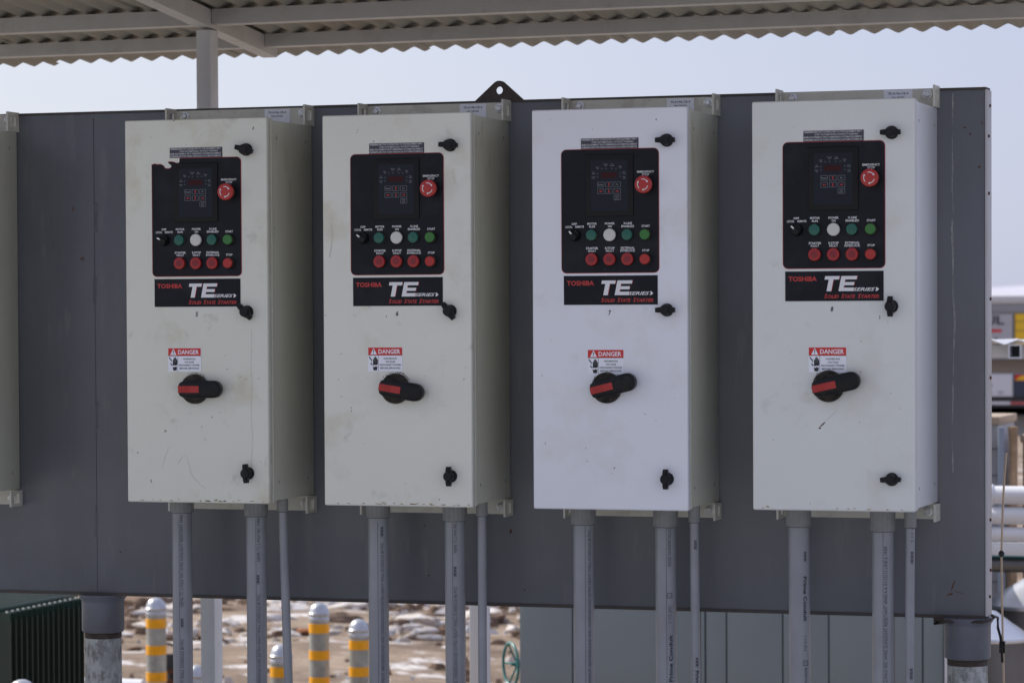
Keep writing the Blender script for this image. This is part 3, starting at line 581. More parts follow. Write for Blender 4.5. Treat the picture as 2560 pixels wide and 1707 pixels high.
for n in (8, 7, 6, 5, 4):
    s = SPEC[n]; root = empty('control_cabinet', (CX[n], 0, 1.1461+s['dz']), s['lb'], 'cabinet', GRP)
    
    if n == 8:
        shared['bt'] = bracket_ob(root, H-.004, H+.040, 1); shared['bb'] = bracket_ob(root, -.034, .002, 1)
        shared['pl'] = plate_ob(root); shared['np'] = nameplate_ob(root); shared['wn'] = warning_ob(root)
        pl = shared['pl']
    else:
        for k in ('bt', 'bb', 'np', 'wn'): copy_part(shared[k], root)
        if n == 5: pl = plate_ob(root, True)
        else: pl = copy_part(shared['pl'], root)
    if n == 5: pl['label'] = 'black control plate with torn top left corner'
    selector_ob(pl, s['sel'] if n in (7, 8) else .95 if n == 6 else 1.1)
    danger_ob(root, *s['dg']); switch_ob(root, *s['sw'])
    for (x, z, a) in zip(s['lx'], (.8345, .4530, .0722), s['lat']): latch_ob(root, x, z, a)
    b = MB(); fr = fxz(-.006); b.prism([(.2400, H-.002), (.3060, H-.002), (.3060, H+.0385), (.2400, H+.0385)], fr, .0002, .0008, 0)
    b.text('TE-H-96-CB-4', .273, H+.0275, .0050, fr, .0011, 1, width=.0480, bold=.01); b.text('S/N '+s['ser'], .273, H+.0185, .0044, fr, .0011, 1, width=.0300, bold=.01)
    b.build('serial_label', ['lab', 'ink'], root)
    # chips, scuffs and dirt flecks of this door
    rr = random.Random(n*11); b = MB(); OFF = 2
    b.text(s['num'], .1815+(.003 if n != 8 else 0), .4428, .0104, DF, .0004, 7, width=.0064, bold=.03, shear=.15)
    def fleck(x, z, l, w, a, m): b.flat([(x+math.cos(t)*l/2*math.cos(a)-math.sin(t)*w/2*math.sin(a)*rr.uniform(.6, 1.3), z+math.cos(t)*l/2*math.sin(a)+math.sin(t)*w/2*math.cos(a)*rr.uniform(.6, 1.3)) for t in [2*PI*i/9 for i in range(9)]], DF, .00045, m+2)
    if n == 5:
        for f_ in ((.333, .884, .009, .0025, 1.3), (.068, .868, .002, .002, 0), (.262, .318, .003, .002, .8), (.295, .300, .003, .002, 0), (.342, .296, .003, .002, 0), (.028, .118, .004, .0025, .2), (.243, .215, .003, .0015, 1.4), (.310, .294, .002, .002, 0)): fleck(*f_, 0)
    if n == 8:
        fleck(.160, .192, .017, .0030, .75, 0); fleck(.1535, .184, .005, .0045, 0, 0); fleck(.180, .212, .042, .0012, .72, 1); fleck(.09, .352, .004, .003, 0, 1)
    if n == 7:
        fleck(.045, .384, .010, .0012, 1.5, 1); fleck(.336, .255, .003, .002, 0, 1); fleck(.13, .11, .003, .0015, .5, 0)
    if n == 6:
        for i in range(6): fleck(.322+i*.0012, .772-i*.005, .008, .0016, .3+rr.uniform(-.4, .4), 1); fleck(.326+i*.0012, .770-i*.005, .004, .0012, 1.2, 1)
        fleck(.352, .322, .008, .002, .9, 1); fleck(.348, .296, .006, .0015, 1.2, 0)
    for i in range(7 if n != 7 else 3): fleck(rr.uniform(.02, .35), rr.uniform(.02, .88), rr.uniform(.001, .003), .0012, rr.uniform(0, 3), 0 if rr.random() < .5 else 1)
    if n in (5, 6, 8, 4):
        for i in range(26 if n != 8 else 8):      # rust bloom along the bottom edge
            fleck(rr.uniform(.005, .36), .0045+abs(rr.gauss(0, .0015)), rr.uniform(.004, .012), rr.uniform(.0012, .003), rr.uniform(-.15, .15), 2)
    def line(P, w, m, fr=DF):
        L_ = []; R_ = []
        for i, (x, z) in enumerate(P):
            a = P[max(i-1, 0)]; c = P[min(i+1, len(P)-1)]; dx, dz = c[0]-a[0], c[1]-a[1]; q = math.hypot(dx, dz) or 1; ww = w*rr.uniform(.5, 1.2)
            L_.append((x-dz/q*ww/2, z+dx/q*ww/2)); R_.append((x+dz/q*ww/2, z-dx/q*ww/2))
        for i in range(len(P)-1): b.flat([L_[i], L_[i+1], R_[i+1], R_[i]], fr, .00042, m+2)
    if n == 5:
        line([(.324+.0012*math.sin(i*.7), .41-.0125*i) for i in range(28)], .0016, 1)
        Zc = lambda u, v: (.1805+(u-345)*.000273, .2706+(515-v)*.000273)
        line([Zc(*p) for p in ((165, 1168), (200, 1120), (235, 1088), (262, 1130), (280, 1185), (292, 1240), (318, 1285), (350, 1312), (380, 1345), (430, 1378))], .0014, 1)
        line([Zc(*p) for p in ((20, 1200), (50, 1100), (85, 1020), (120, 1022))], .0013, 1)
    if n == 6: line([(.02+.004*math.sin(i), .66-.02*i) for i in range(5)], .003, 1)
    sx, sz, _a = s['sw']
    for i in range(46):      # grime caught round the switch rim
        a = rr.gauss(PI/2, 1.0); r_ = .0365+abs(rr.gauss(0, .0018)); fleck(sx+r_*math.cos(a), sz+r_*math.sin(a), rr.uniform(.0015, .004), rr.uniform(.0008, .002), a+PI/2, 3)
    SF = lambda u, v, d: (W-.0036+d, u, v); sb = MB()
    if n in (5, 6, 7):
        for i in range(9 if n == 6 else 5):
            y = -D+rr.uniform(.05, .16); z = H-rr.uniform(.01, .16); l = rr.uniform(.01, .07)
            sb.flat([(y-.0006, z), (y+.0006, z), (y+.0003, z-l), (y-.0003, z-l)], SF, .00042, 2)
    door_ob(root, s['door'], b); body_ob(root, s['body'], sb)
# ------------------------------------------------------------------ conduits
def cylf(cx, cy, r, phi0, up=True, lean=None):
    sg = 1 if up else -1; sh = lean or (lambda z: 0)
    def fr(u, v, d):        # u along the pipe, v across
        ph = phi0-sg*v/r; return (cx+sh(sg*u)+(r+d)*math.sin(ph), cy-(r+d)*math.cos(ph), sg*u)
    return fr
def conduit(cx, dxb, r, rf, ztop, zf, prints, label, line=None, group='grey conduits below the cabinets'):
    cy = -.15; lean = lambda z: dxb*(1-(z-.7)/.42) if z < 1.12 else 0.
    root = empty('conduit', (cx, cy, 0), label, 'conduit', group)
    b = MB(); n = 28; zs = [0, .4, .7, .95, ztop-.01]; vs = []; fs = []
    for z in zs:
        sh = lean(z)
        for i in range(n): a = 2*PI*i/n; vs.append((sh+r*math.cos(a), r*math.sin(a), z))
    for j in range(len(zs)-1): fs += [(j*n+i, j*n+(i+1) % n, (j+1)*n+(i+1) % n, (j+1)*n+i) for i in range(n)]
    b.add(vs, fs, 0, True); pb = b
    b = MB(); b.lathe([(r+.0005, zf), (rf-.0008, zf), (rf, zf+.0012), (rf, ztop), (rf-.001, ztop+.0003)], (dxb*.0, 0, 0), (0, 0, 1), 36); 
    if rf > .02:
        for i in range(18): a = 2*PI*i/18; b.box((rf-.0004)*math.cos(a)-.0010, (rf-.0004)*math.cos(a)+.0010, (rf-.0004)*math.sin(a)-.0010, (rf-.0004)*math.sin(a)+.0010, zf+.004, ztop-.004, 0)
    b.lathe([(r+.0009, zf-.0012), (r+.0012, zf+.0002)], (0, 0, 0), (0, 0, 1), 30, 1)
    b.build('coupling', ['fit', 'ink'], root)
    b = pb
    if prints:
        for (txt, zst, h, wd, phi, up, bold) in prints:
            if txt == '|bar':
                fr = cylf(0, 0, r, phi, True, lean)
                for i in range(9):
                    z = zst+i*wd/9; b.rect(z, z+wd/9*(.75 if i % 3 else .45), -.0032, .0032, fr, .0006, 1)
                continue
            if txt == '|ring':
                fr = cylf(0, 0, r, phi, True, lean); b.frame(zst, zst+.012, -.006, .006, .0012, fr, .0006, 1); b.text('E', zst+.006, -.002, .004, fr, .0006, 1); continue
            fr = cylf(0, 0, r, phi, up, lean); z = zst if up else -zst
            b.text(txt, z, -h/2, h, fr, .0008, 1, 'L', width=wd, bold=bold)
    if line is not None:
        fr = cylf(0, 0, r, line, True, lean)
        for i in range(12): b.rect(.02+i*.09, .02+i*.09+.09, -.0004, .0004, fr, .0005, 1)
    b.build('pipe', ['pvc', 'print'], root)
R1, RF1, R3, RF3 = .0242, .0282, .0106, .0136
LT = 'RIGID NONMETALLIC CONDUIT ABOVEGROUND AND UNDERGROUND EXTRA HEAVY WALL SCHEDULE 80 PVC'
conduit(-.503, 0, R1, RF1, 1.148, 1.113, [('NEMA TC-2 MAX 90C WIRE SUNLIGHT RESISTANT 494I0', .885, .0072, .223, .36, True, .0), ('|bar', .835, 0, .022, .36, True, 0), ('EXTRA HEAVY WALL SCHEDULE 80 PVC', .652, .0072, .155, .36, True, 0), ('ABOVEGROUND AND UNDERGROUND', .50, .0072, .145, .36, True, 0)],
        'thick grey conduit under the left side of the torn-plate cabinet, cobwebs at its coupling', line=.12)
conduit(-.3075, 0, R1, RF1, 1.148, 1.107, [('NEMA TC-2 MAX 90C WIRE', .999, .0072, .105, .62, True, 0), ('|bar', .945, 0, .022, .55, True, 0), ('AND UNDERGROUND EXTRA HEAVY WALL SCHEDULE 80 PVC', .680, .0072, .240, .60, True, 0)],
        'thick grey conduit under the right side of the torn-plate cabinet', line=.36)
conduit(-.2385, .0125, R3, RF3, 1.150, 1.119, [], 'thin leaning grey conduit beside the torn-plate cabinet')
conduit(.0075, 0, R1, RF1, 1.148, 1.109, [('|bar', 1.064, 0, .024, .72, True, 0), (LT, .62, .0072, .430, .72, True, 0)],
        'thick grey conduit with barcode near the top under the left side of cabinet 6', line=.30)
conduit(.2010, 0, R1, RF1, 1.148, 1.104, [('NEMA TC-2 MAX 90C', 1.030, .0072, .070, .36, True, 0), ('|bar', .974, 0, .024, .33, True, 0), (LT, .52, .0072, .430, .36, True, 0)],
        'thick grey conduit under the right side of cabinet 6 with a low barcode', line=.10)
conduit(.2685, 0, R3, RF3, 1.150, 1.116, [], 'thin plain grey conduit at the right corner of cabinet 6')
conduit(.5185, 0, R1, RF1, 1.148, 1.101, [(LT, .64, .0068, .450, .86, True, 0)],
        'thick grey conduit under the left side of cabinet 7 with faint fine print', line=.45)
conduit(.7165, .001, R1, RF1, 1.148, 1.099, [('RIGID NONMETALLIC', 1.010, .0072, .088, .62, True, 0), ('|ring', .936, 0, 0, .62, True, 0), ('1-1/2 (41)', .880, .0072, .038, .62, True, 0), ('Prime Conduit', .743, .0085, .108, .70, True, .03)],
        'thick grey conduit under the right side of cabinet 7 with bold lettering reading upward', line=.32)
conduit(.7850, .003, R3, RF3, 1.150, 1.110, [('|bar', 1.048, 0, .022, .45, True, 0), ('|bar', .778, 0, .022, .55, True, 0), ('Prime Conduit', .770, .0070, .10, .55, False, .03)],
        'thin grey conduit at the right corner of cabinet 7')
conduit(1.0305, .003, R1, RF1, 1.150, 1.105, [('|bar', 1.026, 0, .024, .84, True, 0), ('Prime Conduit', .993, .0085, .102, .80, False, .03), ('1-1/2 (41)', .858, .0065, .034, .78, False, 0), ('|ring', .79, 0, 0, .80, True, 0), ('RIGID NONMETALLIC', .785, .0060, .09, .80, False, 0)],
        'thick grey conduit under the left side of cabinet 8 with bold lettering reading downward')
conduit(1.2245, 0, R1, RF1, 1.150, 1.098, [('NEMA TC-2 MAX 90C WIRE SUNLIGHT RESISTANT 494I0-4-A 01/15/13 LINE 6 19:09', .715, .0075, .350, .47, True, 0)],
        'thick grey conduit under the right side of cabinet 8 with a smeared coupling', line=.22)
conduit(1.2875, -.003, R3, RF3, 1.153, 1.107, [('|bar', 1.026, 0, .028, .60, True, 0), ('|bar', .765, 0, .026, .55, True, 0), ('2 1/1 1', 1.075, .0045, .03, .6, True, 0)],
        'thin grey conduit at the right corner of cabinet 8')
# ------------------------------------------------------------------ canopy
def corr(b, x0, nw, y0, y1, z0f, pitch, amp, th, m=0):
    k = 8; vs = []; fs = []; n = nw*k+1
    for i in range(n):
        x = x0+pitch*i/k; ph = 2*PI*i/k; w = math.sin(ph)+.08*math.sin(3*ph+PI); z = amp*w
        for y in (y0, y1): vs += [(x, y, z0f(x, y)+z), (x, y, z0f(x, y)+z+th)]
    for i in range(n-1):
        a = i*4; c = a+4; fs += [(a, c, c+2, a+2), (a+1, a+3, c+3, c+1), (a, a+1, c+1, c), (a+2, c+2, c+3, a+3)]
    fs += [(0, 2, 3, 1), (n*4-4, n*4-3, n*4-1, n*4-2)]
    b.add(vs, fs, m, True)
def canopy():
    root = empty('canopy', (0, 0, 0), 'cream steel shade canopy with corrugated roof and square post over the panel', 'canopy')
    tilt = lambda x: .0045*(x+.9)
    rz = lambda x, y: 2.540-.100*(y-1.8)+tilt(x)
    pitch = .0767; X = -7.0; i = 0
    while X < 1.7:
        b = MB(); e = random.uniform(-.006, .006); ang = random.uniform(-.001, .001)
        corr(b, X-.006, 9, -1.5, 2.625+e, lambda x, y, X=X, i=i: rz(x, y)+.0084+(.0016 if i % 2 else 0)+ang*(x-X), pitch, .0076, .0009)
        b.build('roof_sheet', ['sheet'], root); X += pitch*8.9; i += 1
    def beam(y0, y1, hb, zt, xa, xb, name='purlin'):
        b = MB(); v = []
        for x in (xa, xb):
            t = tilt(x); v += [(x, y0, zt-hb+t), (x, y1, zt-hb+t), (x, y1, zt+t-.1*(y1-y0)), (x, y0, zt+t)]
        b.add(v, [(0, 1, 5, 4), (1, 2, 6, 5), (2, 3, 7, 6), (3, 0, 4, 7), (0, 3, 2, 1), (4, 5, 6, 7)]); bm = bmesh.new()
        return b.build(name, ['roofst'], root)
    RX = (-1.33, -1.28)
    segs = [(-6.9, -4.605), (-4.548, RX[0]-.002), (RX[1]+.002, 1.895), (1.952, 2.2)]
    for yb, hb in ((1.802, .0475), (2.222, .041), (1.0, .0475), (.15, .0475), (-.7, .0475), (-1.4, .0475)):
        for xa, xb in segs: beam(yb, yb+.06, hb, rz(-.9, yb)-.0008, xa, xb)
    for rx in (-4.602, -1.33, 1.898):
        b = MB(); v = []
        for y in (-1.45, 2.33):
            zt = rz(rx, y)-.002
            v += [(rx, y, zt-.055), (rx+.05, y, zt-.055), (rx+.05, y, zt), (rx, y, zt)]
        b.add(v, [(0, 1, 5, 4), (1, 2, 6, 5), (2, 3, 7, 6), (3, 0, 4, 7), (0, 3, 2, 1), (4, 5, 6, 7)]); b.build('rafter', ['roofst'], root)
        for yy in (1.795, -1.35):
            b = MB(); zt = rz(rx, yy)-.057-.1*.066*(1)
            b.box(rx+.0005, rx+.0495, yy, yy+.062, -.3 if yy < 0 else -.3, zt-.001, 0, .004, 2); b.build('post', ['post'], root) if (yy > 0 or rx < -4) else None
canopy()
# ------------------------------------------------------------------ things behind the panel
b = MB(); b.box(-.985, -.925, 3.36, 3.42, -.6, .98, 0, .004); tag(b.build('post', ['whpaint']), 'short white square post seen between conduits below cabinet 6', 'post')
def bollard(x, y, ztop, label, zb=None):
    r = .0570; g = gz(x, y)-.05; root = empty('bollard', (x, y, g), label, 'bollard', 'banded steel bollards in the yard'); h = ztop-g
    b = MB(); b.lathe([(r, 0), (r, h-.10)], (0, 0, 0), (0, 0, 1), 32); b.build('post_pipe', ['bgalv'], root)
    b = MB(); b.lathe([(r+.001, h-.102), (r+.002, h-.098), (r+.002, h-.082), (r-.001, h-.078), (r+.002, h-.074), (r+.005, h-.066), (r+.005, h-.060), (r+.001, h-.056), (r*.96, h-.045), (r*.82, h-.024), (r*.55, h-.009), (r*.25, h-.0015), (.001, h)], (0, 0, 0), (0, 0, 1), 36); b.build('dome_cap', ['cap'], root)
    z = h-.172; k = 0
    while z > .08 and k < 6:
        b = MB(); b.lathe([(r+.0002, z), (r+.0016, z+.0004), (r+.0016, z+.0536), (r+.0002, z+.054)], (0, 0, 0), (0, 0, 1), 36); b.build('reflective_band', ['band'], root); z -= .152; k += 1
bollard(-4.812, 8.944, -.022, 'tall banded bollard nearest the left panel leg')
bollard(-3.931, 9.235, -.055, 'tall banded bollard behind the gap between the first two numbered cabinets, full bands in view')
bollard(-3.634, 7.961, -.149, 'shortest banded bollard half hidden by the thin leaning conduit')
bollard(-3.715, 9.304, -.150, 'banded bollard half hidden by the thick conduit with a top barcode')
bollard(-4.59, 9.006, -.405, 'low bollard peeking out left of the canopy post with only its cap showing')
bollard(-2.973, 3.762, .172, 'low bollard with only its white dome cap showing in front of the green transformer')
WHX, WHZ = -.107, .885
def transformer():
    root = empty('transformer', (-4.3, 5, -.9), 'dark green finned transformer behind the left panel leg', 'transformer')
    b = MB(); b.box(-.85, .745, -.34, .44, .08, 1.225, 0, .01); b.build('tank', ['green_t'], root)
    for i in range(15):
        y = -.345+i*.0495
        b = MB(); b.box(.74, .812, y, y+.006, .1, 1.228, 0); b.box(.77, .812, y-.0008, y+.0068, 1.2, 1.2315, 1)
        b.build('cooling_fin', ['fin', 'green_t'], root)
        q = MB(); q.lathe([(.006, 0), (.006, .006), (.004, .008)], (.795, y+.003, 1.2315), (0, 0, 1), 8); q.build('bolt', ['finlit'], root)
    b = MB(); b.box(-.87, .735, -.37, .46, 1.226, 1.248, 0, .005)
    for i in range(26): b.box(-.86, .73, -.36+i*.031, -.352+i*.031, 1.248, 1.251, 1)
    b.build('lid', ['green_t', 'fin'], root)
    b = MB(); b.box(-.85, .745, -.352, -.341, 1.16, 1.215, 0, .003); b.build('front_rail', ['fin'], root)
    b = MB(); b.tube([(.71, -.30, 1.262), (.50, -.10, 1.268), (.2, .18, 1.275)], .009); b.build('lid_handle', ['finlit'], root)
    for z in (.9, .82, .74):
        q = MB(); q.lathe([(.011, 0), (.010, .012)], (.69, -.34, z+.1), (0, -1, 0), 10); q.build('bolt', ['cap'], root)
    b = MB(); b.box(-.9, .8, -.4, .5, 0, .08); b.build('base_skid', ['dark'], root)
transformer()
def switchgear():
    root = empty('switchgear_cabinet', (-.7, 6, -.9), 'large sage grey cabinet with flat vertical door panels behind the right half of the panel', 'cabinet')
    g = 0; x0, x1 = -.967, .939
    b = MB(); b.box(x0, x1, .02, .9, 0, 1.40, 0, .004); b.build('cabinet_body', ['cabs'], root)
    ed = [x0, -.717, -.133, -.110, -.015, .236, .440, .721, .848, .939]
    for i in range(len(ed)-1):
        a, c = ed[i], ed[i+1]; pr = .004 if i in (2, 6) else 0
        b = MB(); b.box(a+.003, c-.003, -.004-pr, .019, .05, 1.38, 0, .0025); b.build('door_panel', ['cabg'], root)
    b = MB(); b.box(x0-.03, x1+.03, -.03, .93, 1.40, 1.43); b.build('cabinet_roof', ['cabg'], root)
    b = MB(); b.box(.944, .970, -.02, .02, 0, 1.38, 0, .003); b.build('corner_trim', ['whpaint'], root)
switchgear()
def handwheel():
    root = empty('gate_valve', (-1.70, 6.30, -.9), 'turquoise spoked handwheel at the left edge of the sage grey cabinet', 'valve')
    c = Vector((WHX, 0, WHZ)); R_ = .098
    ax = Vector((.77, .62, .0)).normalized(); a = ax.cross(Vector((0, 0, 1))).normalized(); d = ax.cross(a)
    b = MB(); b.tube([c+(a*math.cos(2*PI*i/32)+d*math.sin(2*PI*i/32))*R_ for i in range(33)], .0070, 10)
    b.build('wheel_rim', ['wheel'], root)
    b = MB()
    for i in range(5):
        t = 2*PI*i/5+.6; b.tube([c+ax*.034, c+(a*math.cos(t)+d*math.sin(t))*R_*.5+ax*.016, c+(a*math.cos(t)+d*math.sin(t))*R_], .0045, 8)
    b.build('spokes', ['wheel'], root)
    b = MB(); b.lathe([(.014, .02), (.014, .05)], c, ax, 14); b.build('hub', ['wheel'], root)
    b = MB(); b.tube([c-ax*.0, c-ax*-.12], .008); b.lathe([(.03, .1), (.035, .12), (.035, .14), (.05, .16), (.05, .30), (.03, .34)], c, ax, 18); b.build('valve_bonnet', ['wheel'], root)
    p = c+ax*.24; b = MB(); b.tube([(p.x, p.y, 0), (p.x, p.y, p.z+.05)], .05, 18); b.build('valve_body', ['wheel'], root)
handwheel()
def rusty_valve():
    x, y = -5.33, 10.30; root = empty('pipe_valve', (x, y, gz(x, y)), 'dark rusty perforated machine part standing behind the leftmost tall bollard', 'valve')
    b = MB(); b.tube([(0, 0, 0), (0, 0, .30)], .035, 16, 0); b.lathe([(.07, .05), (.07, .075)], (0, 0, 0), (0, 0, 1), 20, 0); b.lathe([(.06, .2), (.065, .22), (.065, .24)], (0, 0, 0), (0, 0, 1), 20, 1); b.build('valve_body', ['dark', 'rust'], root)
    b = MB()
    for i in range(4): b.box(-.035+.0*i, .065, -.05, -.042, .10+i*.06, .125+i*.06)
    b.box(-.035, -.02, -.05, -.04, .05, .36); b.box(.055, .07, -.05, -.04, .05, .36); b.build('perforated_bracket', ['rust'], root)
    b = MB(); b.box(-.05, .06, -.055, -.03, .30, .40, 0, .01); b.build('clamp', ['dark'], root)
    b = MB(); b.tube([(-.03+.07*math.cos(t), -.03, .42+.04*math.sin(t)) for t in [PI*i/10 for i in range(11)]], .008); b.build('lifting_ring', ['dark'], root)
rusty_valve()
b = MB(); b.lathe([(.0, 0), (.13, .0), (.15, .02), (.13, .05), (.05, .07), (.001, .075)], (0, 0, 0), (0, 0, 1), 9); o = b.build('rusty_scrap', [mat('orange_rust', (.26, .10, .04), .9, var=.3, vs=20)], None, (-6.42, 15.1, gz(0, 15)+.005)); o.scale = (.6, .4, .55); tag(o, 'small orange brown rusty lump lying on the dirt left of the second tall bollard', 'scrap')
M['wood2'] = M['wood']
b = MB(); b.tube([(-1.2, 0, 0), (.0, 0, 0)], .055, 16); b.box(-1.1, -.95, -.05, .05, -.30, -.04); b.box(-.25, -.1, -.05, .05, -.30, -.04); o = b.build('white_pipe', ['whpaint'], None, (-5.09, 9.36, -.600)); tag(o, 'white pipe end lying at the lower left between the leg and the bollard', 'pipe')
def boulder(i, x, y, sx, sy_, sz, rz, white):
    rr = random.Random(100+i); bm = bmesh.new(); bmesh.ops.create_icosphere(bm, subdivisions=3, radius=1)
    ph = [rr.uniform(0, 6) for _ in range(6)]
    pl = [(Vector((rr.uniform(-1, 1), rr.uniform(-1, 1), rr.uniform(-.6, 1))).normalized(), rr.uniform(.62, .85)) for _ in range(11)]
    for v in bm.verts:
        n = v.co.normalized(); k = 1
        for d, l in pl:
            t = n.dot(d)
            if t*k > l: k = l/t
        k += .05*math.sin(n.x*7+ph[0])+.05*math.sin(n.y*8+ph[1]+n.z*5); v.co = n*k
    me = bpy.data.meshes.new('boulder'); bm.to_mesh(me); bm.free(); me.materials.append(M['rock'])
    me.polygons.foreach_set('use_smooth', [True]*len(me.polygons)); me.set_sharp_from_angle(angle=math.radians(25))
    o = bpy.data.objects.new('boulder', me); COL.objects.link(o); o.location = (x, y, gz(x, y)+sz*.4); o.scale = (sx, sy_, sz); o.rotation_euler = (rr.uniform(-.2, .2), rr.uniform(-.2, .2), rz)
    br = i % 4 == 1
    if br: me.materials[0] = M['rockb']
    tag(o, 'brown rock lying among the pale rubble along the far edge of the dirt yard' if br else 'pale rubble stone in the row along the far edge of the dirt yard', 'stone', 'brown stones among the rubble' if br else 'pale rubble along the yard edge')
CAMP = Vector((2.614, -6.992, 1.6))
rr = random.Random(5)
for i in range(150):
    u = rr.uniform(0, 1); px = 300+1020*u; dd = rr.uniform(23.5, 29.5) if i % 5 else rr.uniform(22.6, 24)
    v = CAMP+fwd*dd+rgt*((px-1280)/F_PX*dd); s = rr.uniform(.03, .12)*(1 if dd > 24.5 else .6)*(1.5 if dd > 27.5 else 1)
    boulder(i, v.x, v.y, s*rr.uniform(1.0, 3.4), s, s*rr.uniform(.4, .75), rr.uniform(-.8, .8), 0)
def rubble():
    rr = random.Random(21); v = []; f = []; ms = []
    b = MB()
    for i in range(1100):
        px = rr.uniform(280, 1330); dd = rr.uniform(20, 29) if i % 5 == 0 else rr.uniform(23.8, 29); p = CAMP+fwd*dd+rgt*((px-1280)/F_PX*dd); s_ = rr.choice((.008, .012, .018, .026))*rr.uniform(.7, 1.5); g = gz(p.x, p.y)+.0
        a = rr.uniform(0, 6); k = rr.uniform(1.5, 4.5); hh = s_*rr.uniform(.25, .6); n = 5
        base = [(p.x+math.cos(a+t*2*PI/n)*s_*k*rr.uniform(.7, 1.2), p.y+math.sin(a+t*2*PI/n)*s_*rr.uniform(.7, 1.2), g-.02) for t in range(n)]; top = [(q[0]*.5+p.x*.5+rr.uniform(-.3, .3)*s_, q[1]*.5+p.y*.5, g+hh+rr.uniform(0, .3)*s_+.010) for q in base]
        b.add(base+top, [tuple(range(n, 2*n))]+[(t, (t+1) % n, n+(t+1) % n, n+t) for t in range(n)], rr.choice((0, 1, 1, 1, 2)))
    o = b.build('rubble', ['rock', 'rockb', M.setdefault('snowchip', mat('dirty_snow', (.62, .61, .61), .8))]); tag(o, 'small stones and dirty snow crumbs scattered over the yard', 'rubble', kind='stuff')
rubble()
# ------------------------------------------------------------------ right-hand background
def storage_trailer():
    root = empty('storage_trailer', (-5, 30, -.9), 'long trailer with advertising boards seen past the right end of the panel', 'trailer')
    y = 0
    b = MB(); b.box(-3, 6, .0, 2.4, 1.22, 2.44, 0); b.build('trailer_body', ['trailg'], root)
    b = MB(); b.box(-3, 6, -.03, 2.43, 2.435, 2.545, 0, .01); b.box(-3, 6, -.05, 2.45, 2.545, 2.645, 1, .02); b.build('trailer_roof', ['trailg', 'trail'], root)
    def board(x0, x1, z0, z1, m, name): q = MB(); q.box(x0, x1, -.03, -.002, z0, z1, 0); return q
    fr = fxz(-.03)
    q = MB(); q.box(-.2, 1.69, -.03, -.002, 2.00, 2.425, 0); q.text('HAUL', 1.09, 2.30, .105, fr, .006, 1, 'L', width=.50, bold=.03); q.rect(.9, 1.56, 2.205, 2.24, fr, .006, 2); q.text('Decks', 1.20, 2.04, .105, fr, .006, 1, 'L', width=.42, bold=.02)
    q.build('advert_board', ['poster', 'warn', 'dred'], root)
    q = MB(); q.box(1.715, 3.3, -.03, -.002, 1.95, 2.425, 0)
    for i in range(9): q.rect(1.715+i*.17, 1.722+i*.17, 1.95, 2.425, fr, .004, 1)
    for i in range(4): q.rect(1.715, 3.3, 2.0+i*.11, 2.008+i*.11, fr, .004, 1)
    q.build('advert_board', ['yel', 'brown'], root)
    q = MB(); q.box(.2, 1.69, -.03, -.002, 1.435, 1.70, 0); q.rect(.6, 1.42, 1.635, 1.69, fr, .004, 1); q.rect(.9, 1.45, 1.555, 1.575, fr, .004, 2)
    for i in range(5): q.rect(.95+i*.14, 1.02+i*.14, 1.46, 1.50, fr, .004, 3)
    q.build('advert_board', ['posterw', 'grn', 'warn', 'poster'], root)
    q = MB(); q.box(1.70, 3.2, -.03, -.002, 1.435, 1.70, 0); q.rect(1.72, 3.1, 1.625, 1.695, fr, .004, 1); q.flat([(1.72, 1.63), (1.82, 1.69), (1.90, 1.64), (2.0, 1.69), (2.1, 1.63)], fr, .006, 2)
    q.build('advert_board', ['navy', 'dred', 'yel'], root)
    b = MB(); b.box(-3, 6, -.01, 2.3, 1.30, 1.43, 0); b.box(-3, 6, .0, 2.3, 1.20, 1.30, 0); b.rect(-3, 6, 1.335, 1.372, fxz(-.012), .004, 1); b.rect(1.66, 1.84, 1.338, 1.370, fxz(-.012), .008, 2); b.build('chassis', ['dark', 'posterw', 'tape'], root)
    for x in (-2, -.9, 4, 5):
        b = MB(); b.lathe([(.46, 0), (.5, .03), (.5, .24), (.46, .27)], (x, .05, .5), (0, 1, 0), 28); b.lathe([(.26, -.01), (.26, .03)], (x, .05, .5), (0, 1, 0), 20, 1); b.build('wheel', ['dark', 'trailg'], root)
    b = MB(); b.box(-3, 6, .3, 2.1, .95, 1.2, 0); b.build('belly_frame', ['trailg'], root)
storage_trailer()
def small_canopy():
    root = empty('small_canopy', (0, 7, -.9), 'cream corrugated roof edge with open square tube end past the panel', 'canopy')
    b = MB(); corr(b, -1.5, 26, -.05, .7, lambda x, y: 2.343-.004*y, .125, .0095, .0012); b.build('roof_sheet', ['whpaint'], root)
    b = MB(); b.box(-1.45, 1.7, .02, .09, 2.272, 2.330, 0, .003); b.build('purlin', ['roofst'], root)
    b = MB(); b.box(-1.45, 1.7, .13, .19, 2.20, 2.262, 0, .003); b.build('fascia_board', ['M_f'] if False else ['brownf'], root)
    # square tube along Y, mouth to viewer; dark block painted as its shaded hollow
    x0, x1, z0, z1, t = .362, .420, 2.270, 2.333, .0055
    b = MB(); b.box(x0, x1, -.06, .019, z0, z0+t); b.box(x0, x1, -.06, .019, z1-t, z1); b.box(x0, x0+t, -.06, .019, z0+t, z1-t); b.box(x1-t, x1, -.06, .019, z0+t, z1-t); b.box(x0+t, x1-t, .0, .018, z0+t, z1-t, 1); b.build('tube_end', ['whpaint', 'dark'], root)
    for x in (-1.4, 1.6):
        b = MB(); b.box(x, x+.05, .03, .08, -.2, 2.27, 0, .003); b.build('post', ['post'], root)
M['brownf'] = mat('fascia_tan', (.27, .22, .19), .6)
small_canopy()
